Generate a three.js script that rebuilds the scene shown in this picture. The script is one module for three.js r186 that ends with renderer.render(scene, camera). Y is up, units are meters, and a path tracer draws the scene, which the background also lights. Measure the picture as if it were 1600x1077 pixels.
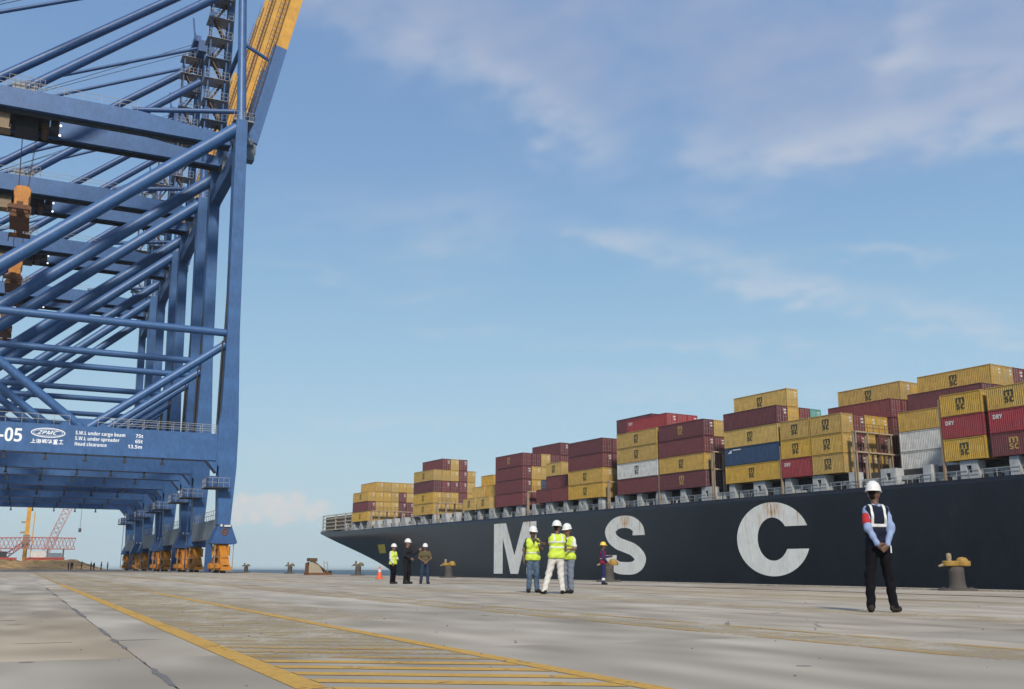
import * as THREE from 'three';
import { mergeGeometries } from 'three/addons/utils/BufferGeometryUtils.js';
import { FontLoader } from 'three/addons/loaders/FontLoader.js';
import { createNoise2D, createNoise3D } from 'simplex-noise';

// ---------------------------------------------------------------- camera, sky, sun, exposure
const R = Math.PI / 180;
const scene = new THREE.Scene();
const camera = new THREE.PerspectiveCamera(38.19, 1600 / 1077, 0.1, 20000);
camera.rotation.order = 'YXZ';
camera.rotation.set(12.712 * R, -25.768 * R, 0.229 * R);
camera.position.set(0, 0.6, 0);
const renderer = new THREE.WebGLRenderer({ antialias: true });
renderer.toneMapping = THREE.LinearToneMapping;
renderer.toneMappingExposure = 1.0;
renderer.shadowMap.enabled = true;
const SUN_DIR = new THREE.Vector3(-0.36, 0.85, 1.0).normalize();
const sun = new THREE.DirectionalLight(new THREE.Color(1.0, 0.93, 0.82), 3.9);
sun.position.copy(SUN_DIR).multiplyScalar(400).add(new THREE.Vector3(30, 0, -120));
sun.target.position.set(30, 0, -120);
sun.castShadow = true;
sun.shadow.radius = 14;
sun.shadow.mapSize.set(4096, 4096);
Object.assign(sun.shadow.camera, { left: -260, right: 260, top: 260, bottom: -260, near: 1, far: 1000 });
scene.add(sun, sun.target);

function seeded(seed) { let t = seed >>> 0; return () => { t += 0x6D2B79F5; let r = Math.imul(t ^ (t >>> 15), 1 | t); r ^= r + Math.imul(r ^ (r >>> 7), 61 | r); return ((r ^ (r >>> 14)) >>> 0) / 4294967296; }; }
const rnd = seeded(7);
const lin = (v) => { v /= 255; return v <= 0.04045 ? v / 12.92 : Math.pow((v + 0.055) / 1.055, 2.4); };
const smooth = (a, b, x) => { const t = Math.min(1, Math.max(0, (x - a) / (b - a))); return t * t * (3 - 2 * t); };
const mix = (a, b, t) => a + (b - a) * t;

{ // the sky: clear air that pales toward the horizon, with high thin cloud
  const W = 2048, H = 1024, data = new Float32Array(W * H * 4);
  const n3 = createNoise3D(seeded(11)), n2 = createNoise2D(seeded(12)), n2b = createNoise2D(seeded(13));
  const fbm = (x, y, o, n = n2) => { let s = 0, a = 0.5, f = 1; for (let i = 0; i < o; i++) { s += a * n(x * f, y * f); a *= 0.52; f *= 2.03; } return s; };
  const stops = [[-90, 118, 132, 140], [-4, 150, 172, 182], [0, 188, 208, 215], [3, 190, 214, 222], [7, 176, 208, 227], [12, 160, 197, 224], [17, 143, 182, 216], [22, 130, 167, 209], [28, 121, 156, 201], [40, 108, 142, 190], [90, 84, 118, 170]]
    .map(([e, r, g, b]) => [e, lin(r), lin(g), lin(b)]);
  // lower edge of the high veil: azimuth to the right of the camera heading, elevation (degrees)
  const edge = [[-180, 34], [-60, 34], [-20, 30.6], [-12.8, 29.1], [-9.7, 28.3], [-4.9, 27.4], [-1.3, 25.8], [2.3, 23.4], [5.5, 23.4], [7.8, 23.8], [10.9, 22.6], [17.1, 21.6], [22.4, 21.9], [26.4, 22.2], [28.8, 20.6], [40, 22], [70, 26], [180, 34]];
  const edgeAt = (a) => { let k = 0; while (k < edge.length - 2 && edge[k + 1][0] < a) k++; return mix(edge[k][1], edge[k + 1][1], smooth(edge[k][0], edge[k + 1][0], a)); };
  // brighter wisps: azimuth, elevation, half length, half width, tilt, strength
  const wisps = [[0.6, 26.9, 4.5, 1.1, -24, 0.75], [3.6, 24.5, 3.2, 1.3, -30, 0.6], [-6, 29.3, 5, 1.6, -14, 0.4], [11.5, 23.6, 2.6, 1.2, -20, 0.4], [16.6, 22.9, 4.6, 1.0, 4, 0.95], [21, 23.2, 4, 1.0, 10, 0.5], [27.4, 22.6, 3, 1.1, -6, 0.95], [23.8, 28.4, 1.4, 2.6, -8, 0.6], [26.4, 26.0, 4, 0.8, -16, 0.5],
    [5.6, 18.8, 2.6, 0.45, -6, 0.75], [10, 17.9, 4.4, 0.75, -11, 0.55], [14.6, 16.2, 2.6, 0.8, -14, 0.75], [16.6, 15.2, 2.6, 0.45, -2, 1.0], [21.4, 16.9, 2.8, 0.28, -8, 0.85], [22.4, 13.8, 4, 0.6, -14, 0.6], [25.4, 12.6, 3, 0.5, -12, 0.6], [27, 11.6, 3, 0.4, -10, 0.4],
    [-2.7, 20, 3.4, 1.9, 16, 0.3], [-9.3, 20, 4, 1.3, 0, 0.2], [-3.6, 18, 3, 0.8, 10, 0.25], [12, 20.3, 3, 0.6, -4, 0.3], [-4.6, 15.4, 3, 0.35, 8, 0.32], [-2.3, 13.5, 3.4, 0.22, 2, 0.32], [9.4, 12.6, 7, 0.28, -1, 0.38], [16.5, 12, 4, 0.5, -6, 0.35], [-11.7, 16.5, 2.4, 0.3, -10, 0.35], [5.6, 10.8, 5, 0.35, 0, 0.3], [-7, 8.2, 6, 0.35, 1, 0.35], [9.8, 9.8, 5, 0.5, 0, 0.38], [-13, 6.4, 5, 0.6, 0, 0.3], [20, 9.6, 6, 0.5, -2, 0.25]];
  for (const w of wisps) { w.c = Math.cos(w[4] * R); w.s = Math.sin(w[4] * R); }
  for (let j = 0; j < H; j++) for (let i = 0; i < W; i++) {
    const el = ((j + 0.5) / H - 0.5) * 180, u = ((i + 0.5) / W - 0.5) * 2 * Math.PI;
    const cy = Math.cos(el * R), dx = Math.cos(u) * cy, dy = Math.sin(el * R), dz = Math.sin(u) * cy;
    let k = 0; while (k < stops.length - 2 && stops[k + 1][0] < el) k++;
    const t = Math.min(1, Math.max(0, (el - stops[k][0]) / (stops[k + 1][0] - stops[k][0])));
    let c = [1, 2, 3].map((q) => mix(stops[k][q], stops[k + 1][q], t));
    if (el > -1) {
      let az = Math.atan2(dx, -dz) / R - 25.768; if (az < -180) az += 360;
      const lx = dx / (dy + 0.12), lz = dz / (dy + 0.12);
      const fx = lx * 0.5 + lz * 0.86, fz = lx * 0.86 - lz * 0.5;
      const broad = fbm(lx * 0.9, lz * 0.9, 4), fine = fbm(fx * 4.5, fz * 9, 6, n2b), puff = fbm(lx * 5 + 3, lz * 5 - 8, 6);
      const low = smooth(-0.5, 4, el), body = smooth(-0.8, 3.6, el - edgeAt(az + broad * 2.5) + broad * 2.2 + puff * 1.5);
      const veil = Math.max(0, Math.min(1, body * (0.72 + broad * 0.5 + fine * 0.25 + puff * 0.3))) * 0.62;
      let d = 0;
      const wa = az + puff * 1.5 + broad * 0.8, we = el + puff * 0.7 + fine * 0.4;
      for (const w of wisps) {
        const a = wa - w[0], e = we - w[1];
        if (Math.abs(a) > 30) continue;
        const p = (a * w.c + e * w.s) / w[2], q = (-a * w.s + e * w.c) / w[3];
        d += w[5] * Math.exp(-(p * p + q * q) * 0.8);
      }
      const off = Math.min(1, smooth(30, 50, Math.abs(az)));
      d += off * smooth(0.0, 0.6, fbm(lx * 0.8 - 7, lz * 0.8 + 2, 4)) * 0.6;
      const a = (1 - Math.exp(-Math.max(0, d * (0.75 + fine * 0.75 + puff * 0.5)) * 1.0)) * low * 0.66;
      const cloud = [lin(210), lin(214), lin(222)], thin = [lin(171), lin(181), lin(206)];
      c = c.map((v, q) => mix(v, thin[q], veil * low));
      // a small heap of cumulus low over the sea
      const ha = az + 13.4 + n2(az * 0.9, el * 0.9) * 0.7, he = el - 3.0 + n2b(az * 0.7 + 4, el * 0.9) * 0.5;
      let hp = smooth(1.0, 0.35, (ha / 3.6) ** 2 + (he / (he > 0 ? 1.35 - 0.35 * Math.abs(ha) / 3.6 : 0.7)) ** 2) * (0.6 + 0.4 * fbm(az * 1.1, el * 1.4, 4));
      hp = Math.max(0, Math.min(0.8, hp));
      c = c.map((v, q) => mix(mix(v, cloud[q], a), [lin(226), lin(219), lin(214)][q], hp));
    }
    const o = (j * W + i) * 4;
    data[o] = c[0]; data[o + 1] = c[1]; data[o + 2] = c[2]; data[o + 3] = 1;
  }
  const sky = new THREE.DataTexture(data, W, H, THREE.RGBAFormat, THREE.FloatType);
  sky.mapping = THREE.EquirectangularReflectionMapping;
  sky.magFilter = sky.minFilter = THREE.LinearFilter;
  sky.wrapS = THREE.RepeatWrapping;
  sky.needsUpdate = true;
  scene.background = sky;
  scene.environment = sky;
}
scene.fog = new THREE.FogExp2(new THREE.Color(0.74, 0.82, 0.88), 0.00012);

// ---------------------------------------------------------------- helpers
const V = (x, y, z) => new THREE.Vector3(x, y, z);
const taken = new Map();
function numbered(name) { const n = taken.get(name) || 0; taken.set(name, n + 1); return n ? name + '_' + String(n).padStart(3, '0') : name; }
function tidy(g) { const o = g.index ? g.toNonIndexed() : g; for (const k of Object.keys(o.attributes)) if (!['position', 'normal', 'uv'].includes(k)) o.deleteAttribute(k); if (!o.attributes.normal) o.computeVertexNormals(); if (!o.attributes.uv) o.setAttribute('uv', new THREE.Float32BufferAttribute(new Float32Array(o.attributes.position.count * 2), 2)); o.clearGroups(); return o; }
function metreUV(g) { // box-mapped texture coordinates in metres
  const p = g.attributes.position, n = g.attributes.normal, uv = g.attributes.uv;
  for (let i = 0; i < p.count; i++) {
    const ax = Math.abs(n.getX(i)), ay = Math.abs(n.getY(i)), az = Math.abs(n.getZ(i));
    if (ay >= ax && ay >= az) uv.setXY(i, p.getX(i), p.getZ(i)); else if (ax >= az) uv.setXY(i, p.getZ(i), p.getY(i)); else uv.setXY(i, p.getX(i), p.getY(i));
  }
  return g;
}
function join(list, uv = true) { const g = list.length === 1 ? tidy(list[0]) : mergeGeometries(list.map(tidy)); return uv ? metreUV(g) : g; }
function mesh(name, list, mat, parent, uv = true) {
  const m = new THREE.Mesh(Array.isArray(list) ? join(list, uv) : list, mat);
  m.name = parent ? name : numbered(name); m.castShadow = m.receiveShadow = true;
  (parent || scene).add(m);
  return m;
}
function part(name, geometry, mat, parent, pos, turn) { // a piece that shares its geometry with others
  const m = new THREE.Mesh(geometry, mat); m.name = name; m.castShadow = m.receiveShadow = true;
  if (pos) m.position.copy(pos); if (turn) m.rotation.y = turn; parent.add(m); return m;
}
function tag(o, label, category, group, kind) { o.userData = { ...o.userData, label }; if (category) o.userData.category = category; if (group) o.userData.group = group; if (kind) o.userData.kind = kind; return o; }
function thing(name, label, category, group, x = 0, y = 0, z = 0, turn = 0) { const o = new THREE.Group(); o.name = numbered(name); o.position.set(x, y, z); o.rotation.y = turn; scene.add(o); return tag(o, label, category, group); }
const box = (x, y, z, w, h, d) => new THREE.BoxGeometry(w, h, d).translate(x, y, z);
const span = (x0, x1, y0, y1, z0, z1) => box((x0 + x1) / 2, (y0 + y1) / 2, (z0 + z1) / 2, Math.abs(x1 - x0), Math.abs(y1 - y0), Math.abs(z1 - z0));
function aim(g, a, b) { // g is built along +y from 0 to 1 length
  const d = b.clone().sub(a), q = new THREE.Quaternion().setFromUnitVectors(V(0, 1, 0), d.clone().normalize());
  return g.applyQuaternion(q).translate(a.x, a.y, a.z);
}
const tube = (a, b, r, seg = 12, r2 = r) => aim(new THREE.CylinderGeometry(r2, r, a.distanceTo(b), seg).translate(0, a.distanceTo(b) / 2, 0), a, b);
const bar = (a, b, w, d = w) => { // square bar, faces kept level where it runs level
  const L = a.distanceTo(b), g = new THREE.BoxGeometry(w, d, L), m = new THREE.Matrix4(), dir = b.clone().sub(a).normalize();
  const up = Math.abs(dir.y) > 0.95 ? V(0, 0, 1) : V(0, 1, 0), xa = up.clone().cross(dir).normalize(), ya = dir.clone().cross(xa);
  m.makeBasis(xa, ya, dir); g.applyMatrix4(m); const c = a.clone().add(b).multiplyScalar(0.5); return g.translate(c.x, c.y, c.z);
};
function slabOf(points, z0, z1, bevel = 0) { // a plate cut to an outline in x and y
  const s = new THREE.Shape(points.map(([x, y]) => new THREE.Vector2(x, y)));
  const g = new THREE.ExtrudeGeometry(s, { depth: z1 - z0 - 2 * bevel, bevelEnabled: bevel > 0, bevelThickness: bevel, bevelSize: bevel, bevelOffset: -bevel, bevelSegments: 1, curveSegments: 10 });
  return g.translate(0, 0, z0 + bevel);
}

// ---------------------------------------------------------------- textures
function periodic(seed, N) { // repeating value noise
  const r = seeded(seed), t = Float32Array.from({ length: N * N }, () => r());
  return (x, y, f) => { // x and y from 0 to 1, f cells
    const s = Math.min(f, N); x *= s; y *= s;
    const xi = Math.floor(x), yi = Math.floor(y), a = x - xi, b = y - yi, u = a * a * (3 - 2 * a), v = b * b * (3 - 2 * b);
    const g = (i, j) => t[(((j % s) + s) % s) * N + (((i % s) + s) % s)];
    return mix(mix(g(xi, yi), g(xi + 1, yi), u), mix(g(xi, yi + 1), g(xi + 1, yi + 1), u), v);
  };
}
function texture(size, fn, metres, srgb = true) {
  const [w, h] = Array.isArray(size) ? size : [size, size], d = new Uint8Array(w * h * 4);
  for (let j = 0; j < h; j++) for (let i = 0; i < w; i++) { const c = fn((i + 0.5) / w, (j + 0.5) / h), o = (j * w + i) * 4; d[o] = c[0]; d[o + 1] = c[1]; d[o + 2] = c[2]; d[o + 3] = c[3] ?? 255; }
  const t = new THREE.DataTexture(d, w, h); if (srgb) t.colorSpace = THREE.SRGBColorSpace;
  t.wrapS = t.wrapT = THREE.RepeatWrapping; t.magFilter = THREE.LinearFilter; t.minFilter = THREE.LinearMipmapLinearFilter; t.generateMipmaps = true;
  if (metres) { const [a, b] = Array.isArray(metres) ? metres : [metres, metres]; t.repeat.set(1 / a, 1 / b); }
  t.needsUpdate = true; return t;
}
const vn = periodic(3, 256), vm = periodic(5, 256);
const cl = (v) => Math.max(0, Math.min(255, v));
const octaves = (x, y, f, o, n = vn) => { let s = 0, a = 1, t = 0; for (let i = 0; i < o; i++) { s += a * n(x + i * 0.137, y + i * 0.291, f); t += a; a *= 0.55; f *= 2; } return s / t; };
// weathered paint: soft blotches, runs of dirt down the plate, fine specks; multiplies the paint's colour
const paintMap = texture(512, (x, y) => {
  const run = vm(x, y * 0.25, 64) * 0.6 + vm(x + 0.3, y, 16) * 0.4, b = octaves(x, y, 6, 4), g = octaves(x + 0.4, y, 64, 2);
  const v = 214 + (b - 0.5) * 26 + (run - 0.5) * 36 + (g - 0.5) * 16;
  return [cl(v + 4), cl(v), cl(v - 4)];
}, 9);
const roughMap = texture(256, (x, y) => { const v = 170 + (octaves(x, y, 8, 4) - 0.5) * 120; return [v, v, v]; }, 3, false);
const rgb = (r, g, b) => new THREE.Color().setRGB(r, g, b);
const paint = (r, g, b, rough = 0.5, extra = {}) => new THREE.MeshStandardMaterial({ color: rgb(r, g, b), roughness: rough, metalness: 0, map: paintMap, ...extra });
const M = {
  blue: paint(0.055, 0.16, 0.40, 0.45), blueDeep: paint(0.04, 0.12, 0.33, 0.45), yellow: paint(0.8, 0.42, 0.05, 0.45), orange: paint(0.66, 0.26, 0.02, 0.5),
  sill: paint(0.2, 0.25, 0.31, 0.55), steel: paint(0.32, 0.33, 0.34, 0.5), dark: paint(0.03, 0.032, 0.036, 0.6), rope: paint(0.06, 0.06, 0.06, 0.7), rust: paint(0.2, 0.09, 0.04, 0.8),
  galv: paint(0.42, 0.43, 0.44, 0.45), brown: paint(0.15, 0.09, 0.055, 0.8), white: paint(0.8, 0.8, 0.78, 0.5), tan: paint(0.36, 0.27, 0.18, 0.75), red: paint(0.45, 0.07, 0.05, 0.6), pink: paint(0.6, 0.27, 0.25, 0.6), pale: paint(0.72, 0.46, 0.46, 0.6),
};
const lampGlow = new THREE.MeshStandardMaterial({ color: 0xffffff, emissive: 0xffffff, emissiveIntensity: 1.4 });
// ---------------------------------------------------------------- ground, quay and sea
const EDGE = 27.4, WATER = -4;
{
  const rip = texture(512, (x, y) => { const v = octaves(x, y, 12, 5) * 160 + octaves(x + 0.31, y * 2, 24, 3, vm) * 95; return [v, v, v]; }, 24, false);
  const m = new THREE.MeshStandardMaterial({ color: rgb(0.02, 0.052, 0.075), roughness: 0.42, bumpMap: rip, bumpScale: 1.6 });
  const g = new THREE.PlaneGeometry(5200, 3300).rotateX(-Math.PI / 2).translate(1100, WATER, -1500); metreUV(g);
  tag(mesh('sea', g, m), 'grey blue sea stretching to the horizon beyond the quay', 'sea', null, 'structure');
}
const concrete = texture(2048, (x, y) => {
  const a = octaves(x, y, 5, 4), b = octaves(x + 0.2, y + 0.6, 22, 4), c = octaves(x, y, 256, 2, vm), st = octaves(x * 0.5, y, 40, 3, vm), brush = vm(x, y * 0.125, 256);
  let r = 190 + (a - 0.5) * 16 + (b - 0.5) * 30 + (octaves(x + 0.8, y, 90, 3) - 0.5) * 30 + (c - 0.5) * 56 + (brush - 0.5) * 18, g = r - 9, bl = r - 24;
  const tan = smooth(0.5, 0.72, octaves(x + 0.5, y + 0.1, 14, 4)) * 0.5; r += tan * 4; g -= tan * 6; bl -= tan * 19;   // dust and worn yellow paint
  const grime = smooth(0.6, 0.78, st) * smooth(0.45, 0.7, octaves(x + 0.15, y, 18, 3)) * 30; r -= grime; g -= grime; bl -= grime;
  const spot = vm(x + 0.7, y + 0.2, 200) > 0.982 ? 26 : 0; r -= spot; g -= spot; bl -= spot;
  return [cl(r), cl(g), cl(bl)];
}, 13);
const concreteBump = texture(512, (x, y) => { const v = octaves(x, y, 48, 4) * 200 + vm(x, y * 0.25, 128) * 50; return [v, v, v]; }, 1.6, false);
const slabMats = [[1, 1, 1], [0.965, 0.96, 0.955], [1.0, 0.98, 0.945], [0.98, 0.98, 0.98]].map(([r, g, b]) => new THREE.MeshStandardMaterial({ color: rgb(r * 0.7, g * 0.69, b * 0.67), map: concrete, roughness: 0.9, bumpMap: concreteBump, bumpScale: 0.004 }));
{
  const quay = mesh('quay_apron', [span(-420, EDGE - 0.9, -7, -0.07, 60, -330)], new THREE.MeshStandardMaterial({ color: rgb(0.06, 0.057, 0.052), roughness: 0.95 }));
  tag(quay, 'concrete quay apron of large pale slabs running along the water', 'quay', null, 'structure');
  // slabs: joints along the quay and across it
  const xs = [-76, -62, -48, -34, -20.2, -13.2, -6.2, 0.79, 7.75, 14.7, 20.7]; const cross = [60, 42.6]; for (let s = 25.9; s > -330; s -= 16.7) cross.push(s);
  const gap = 0.012;
  xs.push(EDGE - 0.9);
  for (let j = 0; j + 1 < cross.length; j++) for (let i = 0; i + 1 < xs.length; i++) {
    const z1 = cross[j], z0 = cross[j + 1];
    const a = xs[i] + gap / 2, b = xs[i + 1] - gap / 2, lift = -rnd() * 0.0012;
    const g = new THREE.BoxGeometry(b - a, 0.09, z1 - z0 - 0.022).translate((a + b) / 2, -0.045 + lift, (z0 + z1) / 2); metreUV(tidy(g));
    const u = rnd() * 13, v = rnd() * 13, uv = g.attributes.uv; for (let k = 0; k < uv.count; k++) uv.setXY(k, uv.getX(k) + u, uv.getY(k) + v);
    const p = part('slab', g, slabMats[Math.floor(rnd() * slabMats.length)], quay);
    p.receiveShadow = true;
  }
  // paler cope along the water's edge, with a face down to the sea
  for (let s = 60; s > -330; s -= 8.4) {
    const g = join([span(EDGE - 0.89, EDGE, -1.4, 0.035, s - 0.01, s - 8.39)]);
    part('cope_block', g, slabMats[(Math.floor(-s / 8.4) & 3)], quay);
  }
  part('quay_wall', join([span(EDGE - 0.88, EDGE - 0.15, -7, -1.41, 60, -330)]), slabMats[1], quay);
  // dark sealant that has crept out of the joint nearest the camera
  const seal = new THREE.MeshStandardMaterial({ color: rgb(0.15, 0.14, 0.14), roughness: 0.9 });
  const strip = (pts) => { // ragged strip of [s, half width] along the joint at x
    const pos = [], idx = [];
    pts.forEach(([x, s, w, w2]) => pos.push(x - w, 0.002, -s, x + w2, 0.002, -s));
    for (let i = 0; i + 1 < pts.length; i++) { const k = i * 2; idx.push(k, k + 1, k + 2, k + 1, k + 3, k + 2); }
    const g = new THREE.BufferGeometry(); g.setAttribute('position', new THREE.Float32BufferAttribute(pos, 3)); g.setIndex(idx); g.computeVertexNormals(); return g;
  };
  const runs = [[5.6, 6.7, 0.026], [7.0, 7.25, 0.012], [7.5, 7.7, 0.01], [8.3, 8.9, 0.02], [9.0, 9.5, 0.03], [9.8, 11.3, 0.022], [13.5, 17, 0.035], [19, 21, 0.03], [24, 26, 0.04], [30, 33, 0.04]];
  for (const [a, b, w] of runs) {
    const n = Math.ceil((b - a) / 0.12), pts = [];
    for (let i = 0; i <= n; i++) { const f = i / n, e = Math.min(1, Math.min(f, 1 - f) * 6 + 0.15); pts.push([0.79, mix(a, b, f), w * e * (0.35 + rnd() * 0.9), w * e * (0.35 + rnd() * 0.9)]); }
    part('joint_sealant', join([strip(pts)]), seal, quay);
  }
}
// yellow lines, worn through to the concrete in places
const worn = (amount, seed, tone = [204, 160, 70]) => texture(512, (x, y) => {
  const a = octaves(x + seed, y, 10, 4), b = octaves(x, y + seed, 90, 3, vm);
  const keep = smooth(amount - 0.12, amount + 0.12, a * 0.6 + b * 0.4); const v = (b - 0.5) * 30;
  return [cl(tone[0] + v), cl(tone[1] + v), cl(tone[2] + v * 0.6), (tone[3] ?? 255) * keep];
}, 3.1);
const linePaint = new THREE.MeshStandardMaterial({ color: rgb(0.82, 0.82, 0.82), map: worn(0.3, 0.1), roughness: 0.8, transparent: true });
const faintPaint = new THREE.MeshStandardMaterial({ color: rgb(0.76, 0.76, 0.76), map: worn(0.47, 0.6, [200, 162, 92, 215]), roughness: 0.85, transparent: true });
const ghostPaint = new THREE.MeshStandardMaterial({ color: rgb(0.74, 0.74, 0.74), map: worn(0.5, 0.35, [204, 180, 130, 105]), roughness: 0.85, transparent: true });
{
  const marks = new THREE.Group(); marks.name = 'road_markings'; scene.add(marks); tag(marks, 'worn yellow lines and diagonal hatching painted on the quay concrete', 'markings', null, 'structure');
  const sheet = (name, x0, x1, s0, s1, mat, y = 0.003, skew = 0) => {
    const n = Math.max(1, Math.round(Math.abs(s1 - s0) / 6)), pos = [], idx = [];
    for (let i = 0; i <= n; i++) { const s = mix(s0, s1, i / n); pos.push(x0 + skew * i / n, y, -s, x1 + skew * i / n, y, -s); }
    for (let i = 0; i < n; i++) { const k = i * 2; idx.push(k, k + 1, k + 2, k + 1, k + 3, k + 2); }
    const g = new THREE.BufferGeometry(); g.setAttribute('position', new THREE.Float32BufferAttribute(pos, 3)); g.setIndex(idx); g.computeVertexNormals();
    const m = part(name, join([g]), mat, marks); m.castShadow = false; return m;
  };
  sheet('yellow_line', 1.33, 1.50, -20, 40, linePaint); sheet('yellow_line', 1.33, 1.50, 40, 230, faintPaint);
  sheet('yellow_line', 2.96, 3.10, -20, 26, linePaint); sheet('yellow_line', 2.96, 3.10, 26, 230, faintPaint);
  sheet('yellow_line', 6.15, 6.27, -20, 200, faintPaint); sheet('yellow_line', 7.05, 7.17, -20, 200, faintPaint);
  sheet('worn_paint_band', 1.51, 2.95, 7, 120, ghostPaint, 0.0015); sheet('worn_paint_band', 3.11, 4.3, 12, 120, ghostPaint, 0.0015); sheet('worn_paint_band', 6.28, 7.04, -20, 200, ghostPaint); sheet('worn_paint_band', 10.6, 11.8, -20, 200, ghostPaint); sheet('worn_paint_band', 16.2, 17.6, -10, 200, ghostPaint); sheet('yellow_line', 19.3, 19.42, -20, 200, faintPaint); sheet('yellow_line', 22.7, 22.82, -20, 200, faintPaint);
  for (let i = 0; i < 52; i++) { // hatching between the first two lines
    const s = 3.9 + i * 0.43, pos = [1.51, 0.003, -s - 0.84 + 0.095, 1.51, 0.003, -s - 0.84 - 0.095, 2.95, 0.003, -s + 0.095, 2.95, 0.003, -s - 0.095];
    const g = new THREE.BufferGeometry(); g.setAttribute('position', new THREE.Float32BufferAttribute(pos, 3)); g.setIndex([0, 1, 2, 1, 3, 2]); g.computeVertexNormals();
    part('hatch_bar', join([g]), i < 6 ? linePaint : i < 9 ? faintPaint : ghostPaint, marks).castShadow = false;
  }
  const rail = mesh('crane_rail', [span(20.93, 21.0, -0.02, 0.012, 60, -330), span(21.02, 21.09, -0.02, 0.012, 60, -330)], M.rust); tag(rail, 'rusty steel crane rail let into the quay near the water', 'rail', null, 'structure');
  const rail2 = mesh('crane_rail', [span(-10.65, -10.55, -0.02, 0.012, 60, -330)], M.rust); tag(rail2, 'rusty steel crane rail under the landward crane legs', 'rail', null, 'structure');
}
{ // scuffs on the slabs near the camera and specks of grit
  const scuff = new THREE.MeshStandardMaterial({ color: rgb(0.2, 0.175, 0.165), roughness: 0.95 }), r = seeded(77), quay = scene.getObjectByName('quay_apron');
  const blot = (x, s, l, w, turn) => { const p = []; for (let i = 0; i < 14; i++) { const t = i / 14 * 2 * Math.PI, k = 0.45 + r() * 0.75; p.push(new THREE.Vector2(Math.cos(t) * l * k, Math.sin(t) * w * k)); } part('scuff', tidy(new THREE.ShapeGeometry(new THREE.Shape(p)).rotateX(-Math.PI / 2).rotateY(turn).translate(x, 0.0015, -s)), scuff, quay).castShadow = false; };
  for (const [x, s, l, w, t] of [[-0.05, 13.2, 0.1, 0.08, 0.6], [-0.12, 11.1, 0.07, 0.06, 0.2], [0.02, 12.2, 0.12, 0.03, 0.3], [0.25, 9.2, 0.3, 0.02, 0.05], [0.95, 9.3, 0.28, 0.02, 0.06], [0.1, 7.4, 0.08, 0.03, 0.4], [7.4, 9.6, 0.5, 0.03, 0.9], [8.1, 8.9, 0.5, 0.025, 0.95], [6.6, 14, 0.1, 0.06, 0], [5.6, 12.4, 0.09, 0.06, 1], [9.8, 11.6, 0.16, 0.05, 0.5], [4.6, 5.2, 0.05, 0.04, 0]]) blot(x, s, l, w, t);
  const bits = []; for (let i = 0; i < 170; i++) { const s = 3.5 + r() * r() * 40, x = -2 + r() * (6 + s * 0.9), q = 0.004 + r() * 0.009; bits.push(new THREE.IcosahedronGeometry(q, 0).scale(1.3, 0.7, 1).rotateY(r() * 6).translate(x, q * 0.4, -s)); }
  tag(mesh('grit', bits, scuff), 'specks of dark grit scattered over the quay slabs', 'grit', null, 'stuff');
}
{ // scrubby rock bank at the far end of the quay
  const n = createNoise2D(seeded(31)), g = new THREE.PlaneGeometry(330, 60, 260, 40).rotateX(-Math.PI / 2), p = g.attributes.position;
  for (let i = 0; i < p.count; i++) {
    const x = p.getX(i), z = p.getZ(i), cross = smooth(30, 8, Math.abs(z)), end = smooth(166, 156, x);
    const h = (2.2 + n(x * 0.03, z * 0.03) * 0.5) * cross * end + (n(x * 0.22, z * 0.25) * 0.35 + n(x * 0.7, z * 0.7) * 0.22) * cross * end;
    p.setY(i, Math.max(h, 0) - 0.1);
  }
  g.computeVertexNormals(); const t = tidy(g).translate(-143, 0, -300); t.computeVertexNormals(); metreUV(t);
  const soil = texture(512, (x, y) => { const a = octaves(x, y, 10, 5), b = octaves(x + 0.5, y, 34, 4, vm); const gr = smooth(0.45, 0.65, b); return [cl(156 - gr * 30 + (a - 0.5) * 90), cl(122 - gr * 14 + (a - 0.5) * 80), cl(84 - gr * 26 + (a - 0.5) * 60)]; }, 17);
  tag(mesh('rock_bank', t, new THREE.MeshStandardMaterial({ map: soil, roughness: 1 })), 'low brown earth bank with scrub closing the far end of the quay', 'bank', null, 'structure');
  const land = mesh('land', [span(-1400, 24, -6, -0.12, -331, -560)], new THREE.MeshStandardMaterial({ map: soil, roughness: 1 })); tag(land, 'flat brown ground behind the far bank', 'land', null, 'structure');
}
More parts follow.
